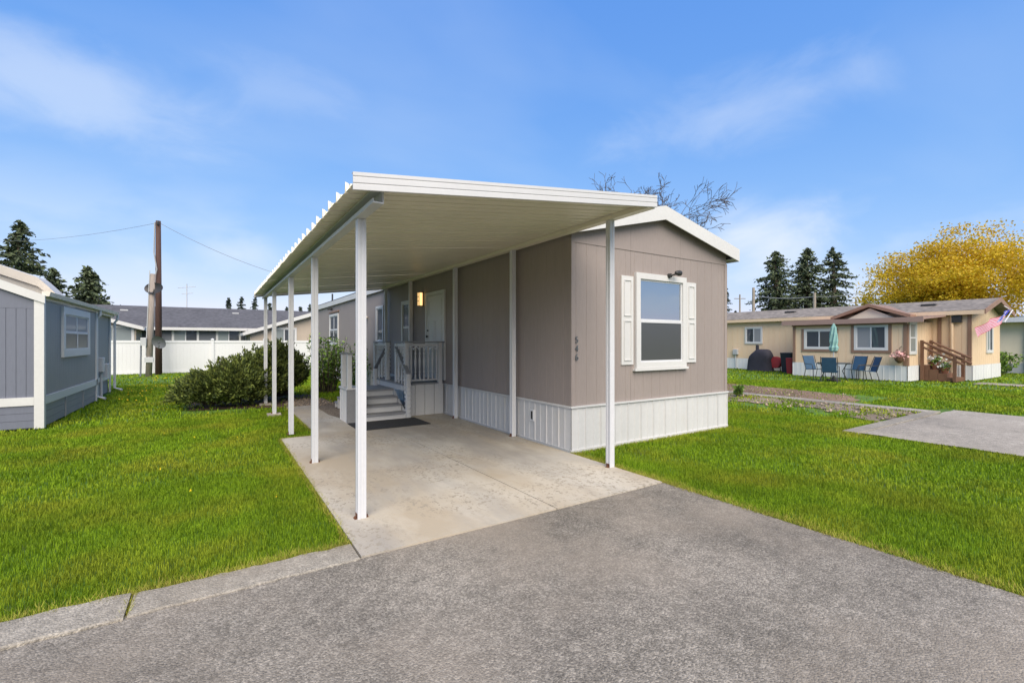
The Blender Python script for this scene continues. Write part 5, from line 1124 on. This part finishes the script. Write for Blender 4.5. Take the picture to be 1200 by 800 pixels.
def lawn(n, dmin, dmax, hgt, wid, seed):
    r = np.random.default_rng(seed)
    # sample in view wedge (with margin for a step aside)
    ang = r.uniform(R(-53), R(53), n) + 0; D = np.sqrt(r.uniform(dmin ** 2, dmax ** 2, n)); a = YAW + ang
    x, y = D * np.sin(a), D * np.cos(a)
    x += r.normal(0, .02, n); ok = np.ones(n, bool)
    for b in BLOCK: ok &= ~inside(x, y, b)
    ed = 1.0 - .85 * (inside(x, y, (11.2, 13.5, 3.7, 9.6)) & (vnoise(x, y, .5, 5) > .42)) - .93 * inside(x, y, (13.95, 16.4, 5.2, 17)) * (vnoise(x, y, .6, 6) > .15)
    j = inside(x, y, (-.6, 2.5, 12.5, 15.2)); ed = np.where(j, .12, ed)
    ok &= r.random(n) < ed
    x, y = x[ok], y[ok]; m = len(x)
    tuft = vnoise(x, y, .35, 8); h = hgt * r.uniform(.55, 1.25, m) * (.75 + .5 * tuft); th_ = r.uniform(0, 2 * math.pi, m); lean = r.uniform(.4, 1.6, m) * h; la_ = th_ + math.pi / 2 + r.normal(0, .6, m)
    dx, dy = np.cos(th_) * wid * .5, np.sin(th_) * wid * .5; lx, ly = np.cos(la_) * lean, np.sin(la_) * lean; z0 = np.full(m, -.03)
    V = np.stack([np.stack([x - dx, y - dy, z0], 1), np.stack([x + dx, y + dy, z0], 1), np.stack([x + dx * .75 + lx * .4, y + dy * .75 + ly * .4, z0 + .03 + h * .6], 1), np.stack([x - dx * .75 + lx * .4, y - dy * .75 + ly * .4, z0 + .03 + h * .6], 1), np.stack([x + lx, y + ly, z0 + .03 + h], 1)], 1).reshape(-1, 3)
    return V, m
parts = [lawn(260000, 2.2, 6.5, .018, .0040, 1), lawn(240000, 6.5, 12, .021, .0075, 2), lawn(150000, 12, 22, .036, .018, 3), lawn(70000, 22, 45, .04, .04, 4)]
V = np.concatenate([p[0] for p in parts]); m = sum(p[1] for p in parts); bi = np.arange(m)[:, None] * 5
quads = bi + np.array([[0, 1, 2, 3]]); tris = bi + np.array([[3, 2, 4]])
tag(npmesh('lawn_grass', V, [quads, tris], 'grass_blade'), 'short green lawn grass on both sides of the driveway', 'grass', kind='stuff')
# dry, thin grass along the hard edges
mat('dry_grass', (.36, .30, .06), .8, .2, 2, island=.3, fine=0, col2=(.25, .27, .03))
def edge_blades(x0, y0, x1, y1, n, off, r):
    t = r.random(n); o_ = np.abs(r.normal(0, off, n)); L_ = math.hypot(x1 - x0, y1 - y0); nx, ny = -(y1 - y0) / L_, (x1 - x0) / L_
    wv = .012 * np.sin(t * L_ * 9) - .01; return x0 + (x1 - x0) * t + nx * (o_ + wv), y0 + (y1 - y0) * t + ny * (o_ + wv)
r = np.random.default_rng(33); E_ = [edge_blades(-6, 3.745, .92, 3.745, 11000, .06, r), edge_blades(.92, 3.76, .93, 8.4, 3200, .025, r), edge_blades(4.28, 5.1, 4.27, -3, 13000, .075, r), edge_blades(8.2, 5.1, 4.3, 5.1, 1500, .03, r), edge_blades(-.43, 3.47, -.42, 3.75, 160, .01, r), edge_blades(1.48, 8.4, 1.48, 12.3, 1500, .03, r), edge_blades(.93, 8.41, 1.48, 8.41, 500, .03, r)]
x = np.concatenate([e[0] for e in E_]); y = np.concatenate([e[1] for e in E_]); m = len(x); h = r.uniform(.012, .038, m); th_ = r.uniform(0, 6.28, m); la_ = r.uniform(0, 6.28, m); wd_ = .0028
V = np.stack([np.stack([x - np.cos(th_) * wd_, y - np.sin(th_) * wd_, np.full(m, -.02)], 1), np.stack([x + np.cos(th_) * wd_, y + np.sin(th_) * wd_, np.full(m, -.02)], 1), np.stack([x + np.cos(la_) * h * 1.1, y + np.sin(la_) * h * 1.1, h], 1)], 1).reshape(-1, 3)
tag(npmesh('dry_edge_grass', V, [np.arange(3 * m).reshape(m, 3)], 'dry_grass'), 'straw coloured grass fringe along the driveway and slab edges', 'grass', kind='stuff')
# dandelions
r = np.random.default_rng(12); n = 130; x = r.uniform(-2.4, 1.2, n); y = r.uniform(15.5, 26, n); x2 = r.uniform(-3.5, .6, 16); y2 = r.uniform(4.5, 13, 16)
x = np.concatenate([x, x2]); y = np.concatenate([y, y2]); c = np.stack([x, y, np.full(len(x), .045)], 1)
v, f = leafcards(np.repeat(c, 3, 0) + r.normal(size=(len(c) * 3, 3)) * .004, np.where(np.arange(len(c) * 3) < 390, .035, .016), np.tile([1, 0, .0], (len(c) * 3, 1)), .9, .5)
tag(npmesh('dandelions', v, [f], 'dandelion'), 'scattered yellow dandelion flowers in the left lawn', 'flowers', kind='stuff')
